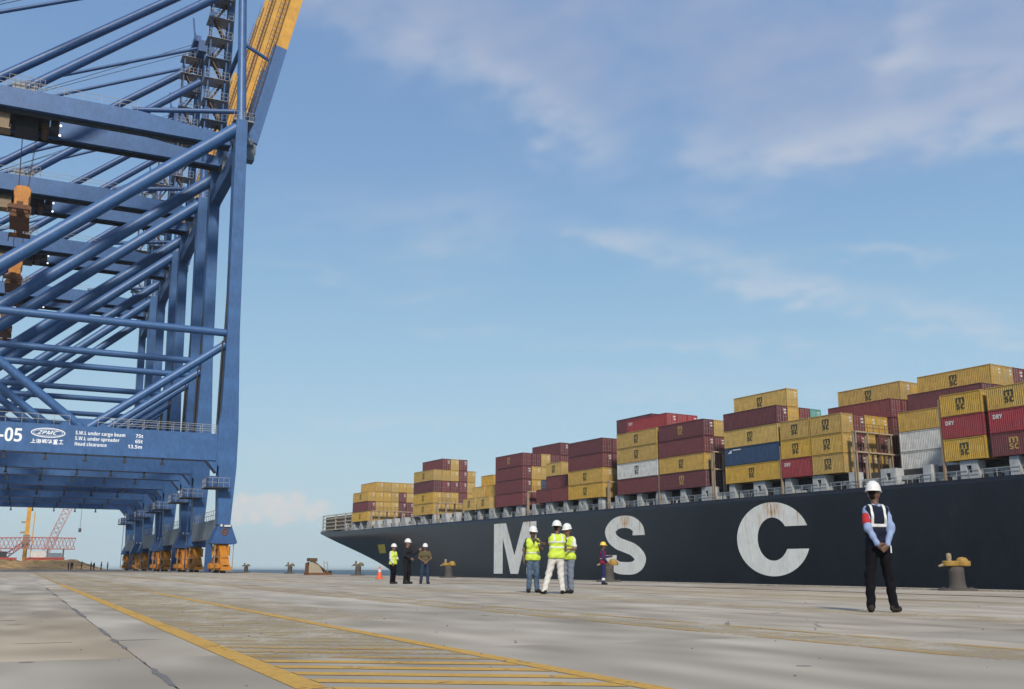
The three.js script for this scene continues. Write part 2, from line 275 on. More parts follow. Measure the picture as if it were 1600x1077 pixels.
// ---------------------------------------------------------------- the container ship
const SK = 0.945, SHIP_TURN = 94.5 * R, SHIP_OFF = 121.1 * SK;          // local x runs to the stern, y up, z away from the quay
const shipOrigin = V(Math.cos(4.5 * R) * SHIP_OFF, 0, -Math.sin(4.5 * R) * SHIP_OFF);
const shipAxis = V(-Math.sin(4.5 * R), 0, -Math.cos(4.5 * R)), shipAcross = V(Math.cos(4.5 * R), 0, -Math.sin(4.5 * R));
const toWorld = (a, y, p) => shipOrigin.clone().addScaledVector(shipAxis, a).addScaledVector(shipAcross, p).setY(y);
const A = (v) => v * SK, Y = (v) => (v - 0.6) * SK + 0.6;
const DECK = Y(12.72), BEAM = 46, STERN = A(340);
const ship = thing('container_ship', 'dark navy container ship with huge white letters, lying off the quay', 'ship', null, shipOrigin.x, 0, shipOrigin.z, SHIP_TURN);
const hullMap = texture(1024, (x, y) => {
  const b = octaves(x, y, 6, 4), run = vm(x, y * 0.125, 128) * 0.5 + vm(x + 0.5, y * 0.25, 40) * 0.5, plate = Math.min(Math.abs(((y * 8) % 1) - 0.5), 0.5) > 0.485 ? 8 : 0, seam = ((x * 4) % 1) < 0.006 ? 7 : 0;
  const v = 168 + (b - 0.5) * 70 + (run - 0.5) * 60 - plate - seam, rust = smooth(0.74, 0.9, run) * smooth(0.55, 0.75, octaves(x + 0.3, y + 0.3, 14, 3)) * 60;
  return [cl(v + rust), cl(v + rust * 0.35), cl(v)];
}, 26);
const hullPaint = new THREE.MeshStandardMaterial({ color: rgb(0.021, 0.025, 0.035), map: hullMap, roughness: 0.26 });
const sideAt = (a, y) => { const t = smooth(A(236), STERN, a), h = Math.max(0, Math.min(1, (DECK - 1.6 - y) / 16)); return BEAM * 0.5 * 0.6 * Math.pow(t, 1.25) * Math.pow(h, 1.55); };
{ // hull: flat side, run drawn in under the stern
  const NA = 120, NY = 30, pos = [], idx = [], a0 = A(40), keelY = -9;
  const bottom = (a) => { const t = Math.max(0, (a - A(262)) / (STERN - A(262))); return mix(keelY, Y(12.0), Math.pow(t, 0.92)); };
  const ringCount = 2 * (NY + 1);
  for (let i = 0; i <= NA; i++) {
    const a = mix(a0, STERN, i / NA), top = DECK + smooth(A(322), A(336), a) * 0.4, b = Math.min(bottom(a), top - 0.6);
    for (let j = 0; j <= NY; j++) { const f = j / NY, y = mix(top, b, f); const round = f > 0.72 && a > A(262) ? Math.pow((f - 0.72) / 0.28, 2.2) * 5 * smooth(A(262), A(300), a) : 0; pos.push(a, y, sideAt(a, y) + round); }
    for (let j = NY; j >= 0; j--) { const f = j / NY, y = mix(top, b, f); const round = f > 0.72 && a > A(262) ? Math.pow((f - 0.72) / 0.28, 2.2) * 5 * smooth(A(262), A(300), a) : 0; pos.push(a, y, BEAM - sideAt(a, y) - round); }
  }
  for (let i = 0; i < NA; i++) for (let j = 0; j < ringCount; j++) { const k = i * ringCount + j, k2 = i * ringCount + (j + 1) % ringCount, n = ringCount; idx.push(k, k2, k + n, k2, k2 + n, k + n); }
  for (const i of [0, NA]) { const o = i * ringCount; for (let j = 0; j < NY; j++) { const p = o + j, q = o + ringCount - 1 - j; if (i) idx.push(p, p + 1, q, p + 1, q - 1, q); else idx.push(p, q, p + 1, p + 1, q, q - 1); } }
  let g = new THREE.BufferGeometry(); g.setAttribute('position', new THREE.Float32BufferAttribute(pos, 3)); g.setIndex(idx); g.computeVertexNormals();
  const h = mesh('hull', [g], hullPaint, ship); h.material.side = THREE.DoubleSide;
}
// letters on the side: u runs aft to fore as one reads, v up
const letterMap = texture(512, (x, y) => {
  const b = octaves(x, y, 8, 4), run = vm(x, y * 0.1, 128);
  const streak = smooth(0.55, 0.85, vm(x + 0.11, y * 0.08, 32)) * smooth(0.52, 1.0, y) + smooth(0.16, 0.02, Math.abs(x - 0.52)) * smooth(0.62, 0.98, y) * smooth(0.35, 0.8, run) * 1.3;
  const s = Math.min(1, streak * 0.7), v = 238 + (b - 0.5) * 26 + (run - 0.5) * 22;
  return [cl(mix(v, 176, s)), cl(mix(v - 2, 118, s)), cl(mix(v - 8, 62, s))];
});
const letterPaint = new THREE.MeshStandardMaterial({ map: letterMap, roughness: 0.55, color: rgb(0.97, 0.96, 0.93) });
function hullLetter(label, outline, aLeft, aRight, y0, y1) { // outline: points from 0..1 each way
  const w = A(aLeft - aRight), h = Y(y1) - Y(y0);
  const s = new THREE.Shape(outline.map(([u, v]) => new THREE.Vector2(u * w, v * h)));
  const g = tidy(new THREE.ExtrudeGeometry(s, { depth: 0.03, bevelEnabled: false })), uv = g.attributes.uv, p = g.attributes.position;
  for (let i = 0; i < p.count; i++) uv.setXY(i, p.getX(i) / w, p.getY(i) / h);
  g.rotateY(Math.PI).translate(A(aLeft), Y(y0), 0.008);
  const m = new THREE.Mesh(g, letterPaint); m.name = 'letter'; m.castShadow = m.receiveShadow = true; m.userData.label = label; ship.add(m);
}
{
  const m = [[0, 0], [0, 245], [60, 245], [102, 86], [144, 245], [204, 245], [204, 0], [160, 0], [160, 178], [120, 0], [84, 0], [44, 178], [44, 0]].map(([x, y]) => [x / 204, y / 245]).reverse();
  hullLetter('white letter M painted on the hull', m, 215.8, 196.2, -0.5, 11.3);
  const arc = (cx, cy, rx, ry, y0, y1, dir) => { const o = []; const a0 = Math.asin(Math.max(-1, Math.min(1, (y0 - cy) / ry))), a1 = Math.asin(Math.max(-1, Math.min(1, (y1 - cy) / ry))); const from = dir > 0 ? a0 : a1 + 2 * Math.PI, to = dir > 0 ? a1 + 2 * Math.PI : a0; for (let i = 0; i <= 60; i++) { const t = mix(from, to, i / 60); o.push([cx + rx * Math.cos(t), cy + ry * Math.sin(t)]); } return o; };
  const c = [...arc(0.5, 0.5, 0.5, 0.5, 0.665, 0.362, 1), ...arc(0.51, 0.5, 0.212, 0.292, 0.665, 0.362, -1)];
  hullLetter('white letter C with rust at its top', c, 130.6, 114.1, -0.4, 11.55);
  const line = [[735, 209], [731, 178], [706, 150], [664, 139], [620, 147], [590, 178], [596, 216], [628, 246], [668, 263], [708, 282], [737, 316], [734, 346], [708, 367], [664, 371], [620, 364], [594, 342], [588, 305]].map(([x, y]) => V((x - 555) / 217, 1 - (y - 108) / 294, 0));
  const cv = new THREE.CatmullRomCurve3(line), L = [], Rr = [];
  for (let i = 0; i <= 70; i++) { const t = i / 70, p = cv.getPoint(t), d = cv.getTangent(t); if (i === 0 || i === 70) { d.set(0, d.y < 0 ? -1 : 1, 0); } const nx = -d.y / 1.0, ny = d.x, k = 0.5 * mix(0.28, 0.21, Math.abs(ny) / Math.hypot(nx, ny)); const ln = Math.hypot(nx, ny); L.push([p.x + nx / ln * k, p.y + ny / ln * k]); Rr.push([p.x - nx / ln * k, p.y - ny / ln * k]); }
  hullLetter('white letter S with rust at its top', [...L, ...Rr.reverse()].map(([u, v]) => [Math.max(0, Math.min(1, u)), Math.max(0, Math.min(1, v))]), 169.6, 155.8, -0.4, 11.1);
}
{ // deck edge: grey coaming, posts that carry the boxes, dark gaps between
  const coam = paint(0.42, 0.45, 0.46, 0.55), post = paint(0.56, 0.59, 0.61, 0.55), hole = M.dark;
  const tier = Y(15.25);
  part('deck', join([span(A(42), STERN - 0.3, DECK - 0.05, DECK + 0.02, 0.35, BEAM - 0.35)]), coam, ship);
  part('coaming', join([span(A(42), A(322), DECK + 0.03, DECK + 1.3, 1.45, 1.6)]), coam, ship);
  part('hatch_cover', join([span(A(42), A(322), DECK + 1.16, tier - 0.06, 3.4, BEAM - 3.4)]), paint(0.1, 0.09, 0.085, 0.8), ship);
  let k = 0; const stay = rnd;
  for (let a = A(44); a < A(320); a += 1.7 + stay() * 3.2) part('side_opening', join([span(a, a + 0.5 + stay() * 0.9, DECK + 0.2, DECK + 0.55 + stay() * 0.55, 1.40, 1.44)]), hole, ship);
  for (let a = 45.6; a < 322; a += 6.62, k++) {
    const wide = k % 2 === 0, w = wide ? 2.5 : 1.25, c = A(a);
    const p = part('deck_post', wide
      ? join([span(c - w / 2, c - 0.36, DECK + 0.03, tier - 0.06, 0.3, 2.0), span(c + 0.36, c + w / 2, DECK + 0.03, tier - 0.06, 0.3, 2.0), span(c - 0.359, c + 0.359, tier - 0.7, tier - 0.06, 0.302, 2.0), span(c - 0.359, c + 0.359, DECK + 0.03, DECK + 0.75, 0.302, 2.0)])
      : join([span(c - w / 2, c + w / 2, DECK + 0.03, tier - 0.06, 0.3, 1.9)]), post, ship);
    if (wide) part('doorway', join([span(c - 0.355, c + 0.355, DECK + 0.755, tier - 0.705, 0.9, 1.0)]), hole, p);
    // fittings between the posts: vents, bitts, pipe ends
    for (let i = 0; i < 4; i++) if (rnd() > 0.25) part('deck_fitting', join([span(c + 1.2 + i * 1.1, c + 1.2 + i * 1.1 + 0.3 + rnd() * 0.6, DECK + 0.03, DECK + 0.35 + rnd() * 0.55, 0.9, 1.5)]), rnd() > 0.4 ? post : hole, ship);
  }
  // rail along the side
  const rails = []; for (const h of [0.55, 1.05]) rails.push(span(A(42), A(322), DECK + h, DECK + h + 0.05, 0.2, 0.25));
  for (let a = A(43); a < A(322); a += 1.9) rails.push(span(a, a + 0.05, DECK + 0.03, DECK + 1.05, 0.2, 0.25));
  part('side_rail', join(rails), post, ship);
  // open framework over the mooring deck at the stern
  const fr = paint(0.6, 0.54, 0.42, 0.7), fg = [], y0 = DECK + 0.45, y1 = Y(18.5);
  for (const a of [STERN - 0.5, A(327), A(318), A(312)]) fg.push(span(a - 0.18, a + 0.18, y0, y1, 0.4, 0.75));
  part('stern_frame', join(fg), fr, ship);
  for (let i = 0; i < 5; i++) part('frame_rail', join([span(A(311.5), STERN - 0.4, mix(y0 + 0.3, y1 - 0.1, i / 4) - 0.16, mix(y0 + 0.3, y1 - 0.1, i / 4) + 0.12, 0.42, 0.62)]), fr, ship);
  part('stern_house', join([span(A(313), STERN - 1.0, y0, y1 - 0.5, 1.3, BEAM - 3)]), paint(0.26, 0.21, 0.15, 0.8), ship);
  const pg = new THREE.PlaneGeometry(A(5.6), Y(7.7) - Y(5.1), 8, 6).rotateY(Math.PI), pp = pg.attributes.position; for (let i = 0; i < pp.count; i++) { const a = pp.getX(i) + A(286.8), y = pp.getY(i) + Y(6.4); pp.setXYZ(i, a, y, sideAt(a, y) - 0.05); } pg.computeVertexNormals();
  part('hull_placard', join([pg]), paint(0.62, 0.5, 0.03, 0.5), ship).userData.label = 'yellow square mark on the hull near the stern';
}
// ---------------------------------------------------------------- containers on the ship, each a thing of its own
const font = await new FontLoader().loadAsync('fonts/droid/droid_sans_bold.typeface.json');
const flatText = (s, size) => { const g = tidy(new THREE.ShapeGeometry(font.generateShapes(s, size), 3)); g.computeBoundingBox(); return g; };
const fit = (g, x, y, w, h) => { g.computeBoundingBox(); const b = g.boundingBox; g.translate(-b.min.x, -b.min.y, 0).scale(w / (b.max.x - b.min.x), h / (b.max.y - b.min.y), 1).translate(x, y, 0); return g; };
const emblem = join([fit(flatText('m', 1), 0, 1.02, 1.55, 0.9), fit(flatText('sc', 1), 0, 0, 1.55, 0.9)]).scale(0.8, 0.8, 1).rotateY(Math.PI).translate(0.62, 0.72, 0);
const lineName = fit(flatText('DRY', 1), 0, 0, 1.25, 0.55).rotateY(Math.PI);
const markText = join([new THREE.ShapeGeometry(new THREE.Shape([[0, 0], [0.95, 0.05], [0.95, 0.6], [0.5, 0.3]].map(([x, y]) => new THREE.Vector2(x, y)))), new THREE.PlaneGeometry(1.9, 0.16).translate(2.2, 0.52, 0)]).rotateY(Math.PI);
const CH = 2.88, CW = 2.44;
function corrugated(len, h, z, face) { // one long side, ribs upright
  const n = Math.round((len - 0.3) / 0.28), pitch = (len - 0.3) / n, d = 0.04, pts = [], pos = [], idx = [];
  for (let i = 0; i < n; i++) { const x = -len / 2 + 0.15 + i * pitch; pts.push([x, 0], [x + pitch * 0.25, 0], [x + pitch * 0.5, d], [x + pitch * 0.75, d]); } pts.push([len / 2 - 0.15, 0]);
  pts.forEach(([x, o]) => { pos.push(x, 0.16, z - face * o, x, h - 0.1, z - face * o); });
  for (let i = 0; i + 1 < pts.length; i++) { const k = i * 2; face < 0 ? idx.push(k, k + 1, k + 2, k + 1, k + 3, k + 2) : idx.push(k, k + 2, k + 1, k + 1, k + 2, k + 3); }
  const g = new THREE.BufferGeometry(); g.setAttribute('position', new THREE.Float32BufferAttribute(pos, 3)); g.setIndex(idx); const t = g.toNonIndexed(); t.computeVertexNormals(); return t;
}
function containerShapes(len) {
  const w = CW / 2, L = len / 2;
  return {
    body: join([corrugated(len, CH, -w + 0.03, -1), corrugated(len, CH, w - 0.03, 1), span(-L + 0.1, L - 0.1, CH - 0.07, CH - 0.025, -w + 0.06, w - 0.06), span(-L + 0.1, L - 0.1, 0.1, 0.16, -w + 0.1, w - 0.1), span(L - 0.08, L - 0.04, 0.16, CH - 0.1, -w + 0.12, w - 0.12)]),
    frame: join([...[-1, 1].flatMap((a) => [-1, 1].map((b) => span(a * L, a * (L - 0.16), 0, CH, b * w, b * (w - 0.14)))), ...[-1, 1].flatMap((b) => [span(-L + 0.16, L - 0.16, 0.02, 0.17, b * w, b * (w - 0.08)), span(-L + 0.16, L - 0.16, CH - 0.12, CH - 0.01, b * w, b * (w - 0.08))]),
      ...[-1, 1].flatMap((a) => [span(a * L, a * (L - 0.1), 0.02, 0.17, -w + 0.14, w - 0.14), span(a * L, a * (L - 0.1), CH - 0.14, CH - 0.01, -w + 0.14, w - 0.14)])]),
    door: join([span(-L + 0.045, -L + 0.09, 0.19, CH - 0.16, 0.012, w - 0.15), ...[0.25, 0.5, 0.75].map((f) => span(-L + 0.03, -L + 0.044, 0.3 + (CH - 0.7) * f - 0.25, 0.3 + (CH - 0.7) * f + 0.25, 0.12, w - 0.26))]),
    rods: join([...[0.3, 0.82].map((z) => tube(V(-L + 0.005, 0.2, z), V(-L + 0.005, CH - 0.17, z), 0.022, 6)), ...[0.3, 0.82].map((z) => box(-L + 0.0, 1.15, z + 0.1, 0.03, 0.05, 0.36)), ...[0.3, 0.82].flatMap((z) => [box(-L + 0.0, 0.32, z, 0.05, 0.1, 0.12), box(-L + 0.0, CH - 0.3, z, 0.05, 0.1, 0.12)])]),
    plate: join([span(-L + 0.0, -L + 0.02, CH - 0.75, CH - 0.5, 0.42, 0.95), span(-L + 0.0, -L + 0.02, CH - 1.25, CH - 0.95, 0.5, 0.95)]),
  };
}
const SHAPES = { 40: containerShapes(12.19), 20: containerShapes(6.06) };
const boxMap = texture(512, (x, y) => {
  const b = octaves(x, y, 7, 4), run = vm(x, y * 0.15, 90), r = smooth(0.6, 0.86, octaves(x + 0.6, y * 0.6, 20, 4, vm)) * 46, v = 222 + (b - 0.5) * 44 + (run - 0.5) * 30;
  return [cl(v - r * 0.5), cl(v - r), cl(v - r * 1.15)];
}, 5.3);
const boxPaint = (r, g, b, rough = 0.55) => new THREE.MeshStandardMaterial({ color: rgb(r, g, b), map: boxMap, roughness: rough });
const PAINT = {
  Y: ['mustard yellow', [boxPaint(0.62, 0.39, 0.085), boxPaint(0.66, 0.40, 0.06), boxPaint(0.55, 0.36, 0.10), boxPaint(0.64, 0.43, 0.12)]],
  M: ['dark maroon', [boxPaint(0.19, 0.05, 0.052), boxPaint(0.155, 0.044, 0.05), boxPaint(0.22, 0.054, 0.056)]],
  R: ['crimson red', [boxPaint(0.4, 0.045, 0.055), boxPaint(0.36, 0.05, 0.055)]],
  W: ['off white', [boxPaint(0.74, 0.74, 0.71)]], B: ['dark blue', [boxPaint(0.035, 0.075, 0.16)]], T: ['pale teal', [boxPaint(0.16, 0.46, 0.42)]],
};
const ink = { Y: new THREE.MeshStandardMaterial({ color: rgb(0.05, 0.043, 0.025), roughness: 0.6 }), M: new THREE.MeshStandardMaterial({ color: rgb(0.5, 0.3, 0.08), roughness: 0.6 }), R: new THREE.MeshStandardMaterial({ color: rgb(0.75, 0.72, 0.7), roughness: 0.6 }) };
ink.W = new THREE.MeshStandardMaterial({ color: rgb(0.03, 0.03, 0.03), roughness: 0.6 });
const ROWS = ['outermost row', 'second row in', 'third row in', 'fourth row in', 'fifth row in', 'sixth row in', 'seventh row in', 'eighth row in', 'ninth row in'], TIERS = ['bottom', 'second', 'third', 'fourth', 'fifth', 'sixth'];
const ORD = ['', 'bay nearest the stern', 'second bay from stern', 'third bay from stern', 'fourth bay from stern', 'fifth bay from stern', 'sixth bay from stern', 'seventh bay from stern', 'eighth bay from stern', 'ninth bay from stern', 'tenth bay from stern', 'eleventh bay from stern', 'twelfth bay from stern', 'thirteenth bay from stern', 'long inner bay behind the thirteenth', 'fifteenth bay from stern', 'sixteenth bay from stern', 'seventeenth bay from stern', 'eighteenth bay from stern'];
const SHIPGROUP = 'containers stacked on the ship';
function container(kind, len, aFore, row, tier, bay, mark) { // aFore: the end nearer the stern
  const half = len === 40 ? 6.095 : 3.03, a = A(aFore) - half, y = Y(15.25) + tier * 2.93, p = 0.02 + CW / 2 + row * 2.523;
  const [word, mats] = PAINT[kind], mat = mats[Math.floor(rnd() * mats.length)], S = SHAPES[len];
  const w = toWorld(a, y, p), o = thing('shipping_container', `${word} container, ${TIERS[tier]} tier, ${ROWS[row]}, ${ORD[bay]}`, 'container', SHIPGROUP, w.x, w.y, w.z, SHIP_TURN);
  part('body', S.body, mat, o); part('frame', S.frame, mat, o);
  for (const s of [1, -1]) { const d = part('door', S.door, mat, o); d.scale.z = s; part('lock_rod', S.rods, M.galv, d); if (s > 0 && rnd() > 0.3) part('plate', S.plate, M.white, d); }
  if (row === 0 || mark) {
    if (mark !== 'none') {
      const L = len === 40 ? 6.095 : 3.03;
      if (kind === 'R') part('lettering', lineName, ink.R, o, V(L - 0.6, 1.75, -CW / 2 + 0.0)).userData.label = 'white letters on the side';
      else if (kind === 'B') part('lettering', markText, ink.R, o, V(L - 0.7, 2.0, -CW / 2 + 0.0)).userData.label = 'white wave mark and line near the top';
      else if (kind === 'Y' || kind === 'W' || mark === 'logo') part('emblem', emblem, ink[kind], o, V(0, 0, -CW / 2 + 0.0)).userData.label = 'stacked letter emblem on the side';
    }
  }
  return o;
}
// bays from the stern: length, end nearer the stern, rows from the quay side, each read from the bottom tier up
const BAYS = [
  [1, 40, 310.5, ['YMY', 'YYYY', 'YYYY', 'YYYY', 'MMMY', 'MMYY']], [2, 40, 263.4, ['YYMY', 'YYMYM', 'YYMYY', 'YMMMM', 'YYYY']],
  [3, 20, 232.5, ['Y', 'YY', 'YYY', 'YYY']], [4, 20, 225.0, ['Y', 'YY']], [5, 40, 215.4, ['MMMM', 'MYYM', 'MBYY', 'MMYM', 'MMMMM']],
  [6, 20, 196.2, ['M', 'MMY']], [7, 20, 189.6, ['M', 'MM']], [8, 40, 182.9, ['YYMM', 'YYMM', 'YMMM', 'MMMM', 'MMMM', 'MMMMMM', 'MMMMMM']],
  [9, 40, 164.8, ['MWYY', 'MMYYR', 'YYYYR', 'YMYYR']], [10, 40, 151.2, ['MYMM', 'MMMY', 'MYMY', 'YYM']], [11, 40, 132.8, ['YBYM', 'YYYYY', 'YYYM', 'YYYT']],
  [12, 20, 119.3, ['RYY', 'YYY']], [13, 20, 112.7, ['YYY', 'MMM', 'YYY', 'YMY']], [14, 40, 118.4, [null, null, null, null, 'MMMM', 'YYMMY', 'YYMMY']],
  [15, 40, 102.2, [null, null, null, 'WWY', 'YYYM', 'YYYMY', 'YYYMY', 'MMMMM', 'MMMMM']], [16, 20, 88.7, ['YRY', 'YMY']], [17, 20, 81.5, ['MRY', 'MRY', 'YYM']], [18, 40, 74.4, ['YMY', 'MYY', 'YYMM']],
];
for (const [bay, len, fore, rows] of BAYS) rows.forEach((col, row) => { if (col) [...col].forEach((kind, tier) => {
  let mark; if (row === 0 && kind === 'M') mark = { '5:3': 'logo', '10:0': 'logo', '10:3': 'logo', '17:0': 'logo' }[bay + ':' + tier] || 'none';
  if (kind === 'Y' && (tier === 4 || (bay === 6 && tier === 2) || (bay === 12 && row === 1))) mark = 'logo';
  if (bay === 9 && kind === 'R' && row === 1) mark = 'yes';
  container(kind, len, fore, row, tier, bay, mark);
}); });
M.beige = paint(0.5, 0.4, 0.28, 0.75);
// lashing bridges stand across the deck between the bays
function lashing(a, levels, reach, brace) {
  const c = A(a), o = new THREE.Group(); o.name = 'lashing_bridge'; ship.add(o);
  const top = Y(15.25 + levels * 3.1), y0 = DECK + 0.03;
  for (let p = 0.3, i = 0; p < reach; p += 2.523, i++) {
    const mat = i % 3 === 2 ? M.brown : M.beige;
    part('post', join([span(c - 0.16, c + 0.16, y0, top, p, p + (i ? 0.26 : 0.5)), span(c - 0.55, c - 0.42, y0, top, p + 0.02, p + 0.16)]), mat, o);
  }
  for (let l = 1; l <= levels; l++) {
    const y = Y(15.25 + l * 3.1), rails = [span(c - 0.6, c - 0.55, y + 0.5, y + 0.55, 0.3, reach), span(c - 0.6, c - 0.55, y + 1.05, y + 1.1, 0.3, reach)];
    for (let p = 0.3; p < reach; p += 1.26) rails.push(span(c - 0.6, c - 0.55, y, y + 1.1, p, p + 0.06));
    part('walkway', join([span(c - 0.55, c + 0.2, y - 0.22, y, 0.3, reach)]), M.beige, o); part('railing', join(rails), M.brown, o);
  }
  if (brace) part('brace', join([bar(V(c - 0.3, top, brace), V(c - 0.3, y0, brace - 2.6), 0.24), bar(V(c - 0.3, top, brace), V(c - 0.3, y0, brace + 2.8), 0.24)]), M.beige, o);
}
lashing(295.6, 1, 14, 0); lashing(248.6, 1, 12, 0); lashing(200.8, 1, 9, 0); lashing(168.6, 1, 11, 0); lashing(136.6, 2, 12, 0); lashing(104.6, 2, 22, 14.5);
for (const [c, y] of [[143.22, 18.6], [113.02, 20.6], [84.1, 24]]) part('guide_post', join([span(c - 0.13, c + 0.13, DECK + 0.03, Y(y), 0.05, 0.42)]), M.tan, ship);
// ---------------------------------------------------------------- ship-to-shore cranes
// local x is across the quay (0 = waterside rail), y up, z = minus the way along the quay; near frame at z 0, far frame at z -SPAN
const SPAN = 19.5, RAILX = 21;
const boardCanvas = (number) => {
  const c = document.createElement('canvas'); c.width = 2048; c.height = 320; const k = c.getContext('2d'), px = 2048 / 17, X = (x) => (x + 4.4) * px, Yc = (y) => (16.2 - y) * px;
  k.fillStyle = '#e9ecef'; k.strokeStyle = '#e9ecef'; k.textBaseline = 'alphabetic';
  if (number) { k.font = 'bold 250px sans-serif'; k.save(); k.translate(X(-3.45), Yc(14.2)); k.scale(0.82, 1); k.fillText(number, 0, 0); k.restore(); }
  k.lineWidth = 12; k.beginPath(); k.ellipse(X(1.5), Yc(15.35), 1.72 * px, 0.5 * px, 0, 0, 7); k.stroke();
  k.lineWidth = 5; k.beginPath(); k.ellipse(X(1.5), Yc(15.35), 1.5 * px, 0.36 * px, 0, 0, 7); k.stroke();
  k.font = 'italic bold 70px sans-serif'; k.save(); k.translate(X(0.38), Yc(15.16)); k.scale(1.25, 1); k.transform(1, 0, -0.2, 1, 0, 0); k.fillText('ZPMC', 0, 0); k.restore();
  // six characters under the badge, drawn stroke by stroke on a ten by ten grid
  const glyphs = [[[5, 0, 5, 9], [5, 4, 9, 4], [0, 9, 10, 9]], [[0, 1, 2, 2], [0, 4, 2, 5], [0, 9, 2, 6], [4, 0, 3, 2], [3, 2, 10, 2], [4, 4, 9, 4], [4, 4, 3, 9], [3, 6, 10, 6], [9, 4, 8, 9], [3, 9, 9, 9]],
    [[0, 3, 4, 3], [2, 0, 2, 9], [0, 7, 4, 5], [5, 1, 10, 1], [5, 1, 4, 9], [6, 3, 9, 3], [5, 5, 10, 5], [7, 5, 7, 9], [7, 6, 10, 9]], [[2, 0, 0, 4], [1, 2, 1, 5], [5, 0, 5, 5], [5, 5, 9, 5], [9, 1, 5, 3], [0, 7, 10, 7], [5, 5, 5, 10]],
    [[1, 1, 9, 0], [0, 2, 10, 2], [2, 4, 8, 4], [2, 4, 2, 7], [8, 4, 8, 7], [2, 5.5, 8, 5.5], [2, 7, 8, 7], [5, 0, 5, 10], [1, 8.4, 9, 8.4], [0, 10, 10, 10]], [[1, 1, 9, 1], [5, 1, 5, 9], [0, 9, 10, 9]]];
  k.lineWidth = 9; const gs = 0.5 * px; glyphs.forEach((g, i) => { for (const [a, b, d, e] of g) { k.beginPath(); k.moveTo(X(-0.2) + i * 0.57 * px + a * gs / 10, Yc(14.62) + b * gs / 10); k.lineTo(X(-0.2) + i * 0.57 * px + d * gs / 10, Yc(14.62) + e * gs / 10); k.stroke(); } });
  k.font = 'bold 68px sans-serif';
  [['S.W.L under cargo beam', '75t', 15.35], ['S.W.L under spreader', '65t', 14.72], ['Head clearance', '13.5m', 14.08]].forEach(([a, b, y]) => { k.textAlign = 'left'; k.save(); k.translate(X(4.3), Yc(y)); k.scale(0.82, 1); k.fillText(a, 0, 0); k.restore(); k.textAlign = 'right'; k.fillText(b, X(11.6), Yc(y)); }); k.textAlign = 'left';
  const t = new THREE.CanvasTexture(c); t.colorSpace = THREE.SRGBColorSpace; t.anisotropy = 8; return t;
};
const lz = (x, y, s) => V(x - RAILX, y, -s);                            // measured x across the quay, y, s along it from the near frame
const rx = (pts) => pts.map(([x, y]) => [x - RAILX, y]);
function railingAlong(a, b, h = 1.1, step = 1.6, t = 0.05) {
  const n = Math.max(1, Math.round(a.distanceTo(b) / step)), out = [];
  for (const f of [0.5, 1]) out.push(bar(a.clone().add(V(0, h * f, 0)), b.clone().add(V(0, h * f, 0)), t));
  for (let i = 0; i <= n; i++) { const p = a.clone().lerp(b, i / n); out.push(box(p.x, p.y + h / 2, p.z, t, h, t)); }
  return out;
}
const legW = slabOf(rx([[20.75, 5.6], [22.2, 5.6], [22.5, 12.4], [22.45, 17], [21.85, 29], [21.1, 57.4], [19.65, 57.4], [20.35, 29], [20.3, 19.2], [20.05, 17.4], [20.05, 12.9], [20.4, 12.4]]), -1.0, 1.0, 0.03);
const haunch = slabOf(rx([[18.9, 13.2], [20.2, 11.7], [20.2, 13.2]]), -0.96, 0.96);
const legL = slabOf(rx([[-11.4, 5.6], [-9.9, 5.6], [-9.8, 16], [-9.9, 57.4], [-11.3, 57.4], [-11.5, 16]]), -1.0, 1.0, 0.03);
const foot = slabOf(rx([[20.05, 3.5], [20.2, 3.35], [22.85, 3.35], [23.1, 3.5], [22.25, 5.62], [20.85, 5.62]]), -1.35, 1.35, 0.04);
const boomDir = V(0.213, 0.977, 0).normalize();
function boomBox(l0, l1, s, half = 0.95, w = 1.4) { const a = lz(22.6, 57, s).addScaledVector(boomDir, l0), b = lz(22.6, 57, s).addScaledVector(boomDir, l1); const n = V(boomDir.y, -boomDir.x, 0); const g = new THREE.BoxGeometry(2 * half, a.distanceTo(b), w); g.applyMatrix4(new THREE.Matrix4().makeBasis(n, boomDir, V(0, 0, 1))); const c = a.add(b).multiplyScalar(0.5); return g.translate(c.x, c.y, c.z); }
const bp = (l, s, off = 0) => lz(22.6, 57, s).addScaledVector(boomDir, l).addScaledVector(V(boomDir.y, -boomDir.x, 0), off);
// orange travelling gear under one foot, along the quay
const wheelG = new THREE.CylinderGeometry(0.4, 0.4, 0.16, 16).rotateZ(Math.PI / 2);
const wheelShape = join([wheelG.clone(), new THREE.CylinderGeometry(0.16, 0.16, 0.26, 10).rotateZ(Math.PI / 2)]);
const truckShape = join([span(-0.5, -0.3, 0.35, 1.0, -1.75, 1.75), span(0.3, 0.5, 0.35, 1.0, -1.75, 1.75), slabOf([[-1.4, 0.9], [1.4, 0.9], [0.45, 1.85], [-0.45, 1.85]], -0.5, 0.5, 0.02).rotateY(Math.PI / 2), span(-0.85, -0.52, 0.55, 1.15, -1.2, -0.4), span(-0.95, -0.5, 0.6, 1.05, 0.5, 1.3), span(-0.6, 0.6, 0.3, 0.75, -2.1, -1.77), span(-0.6, 0.6, 0.3, 0.75, 1.77, 2.1)]);
const equalizerShape = join([slabOf([[-2.9, 1.75], [2.9, 1.75], [1.0, 3.2], [-1.0, 3.2]], -0.42, 0.42, 0.03).rotateY(Math.PI / 2), tube(V(-0.75, 2.0, 0), V(-0.75, 3.1, 0), 0.28, 12), tube(V(0.62, 2.0, 1.6), V(0.62, 3.1, 1.6), 0.2, 12), span(-0.75, 0.75, 2.85, 3.34, -0.75, 0.75)]);
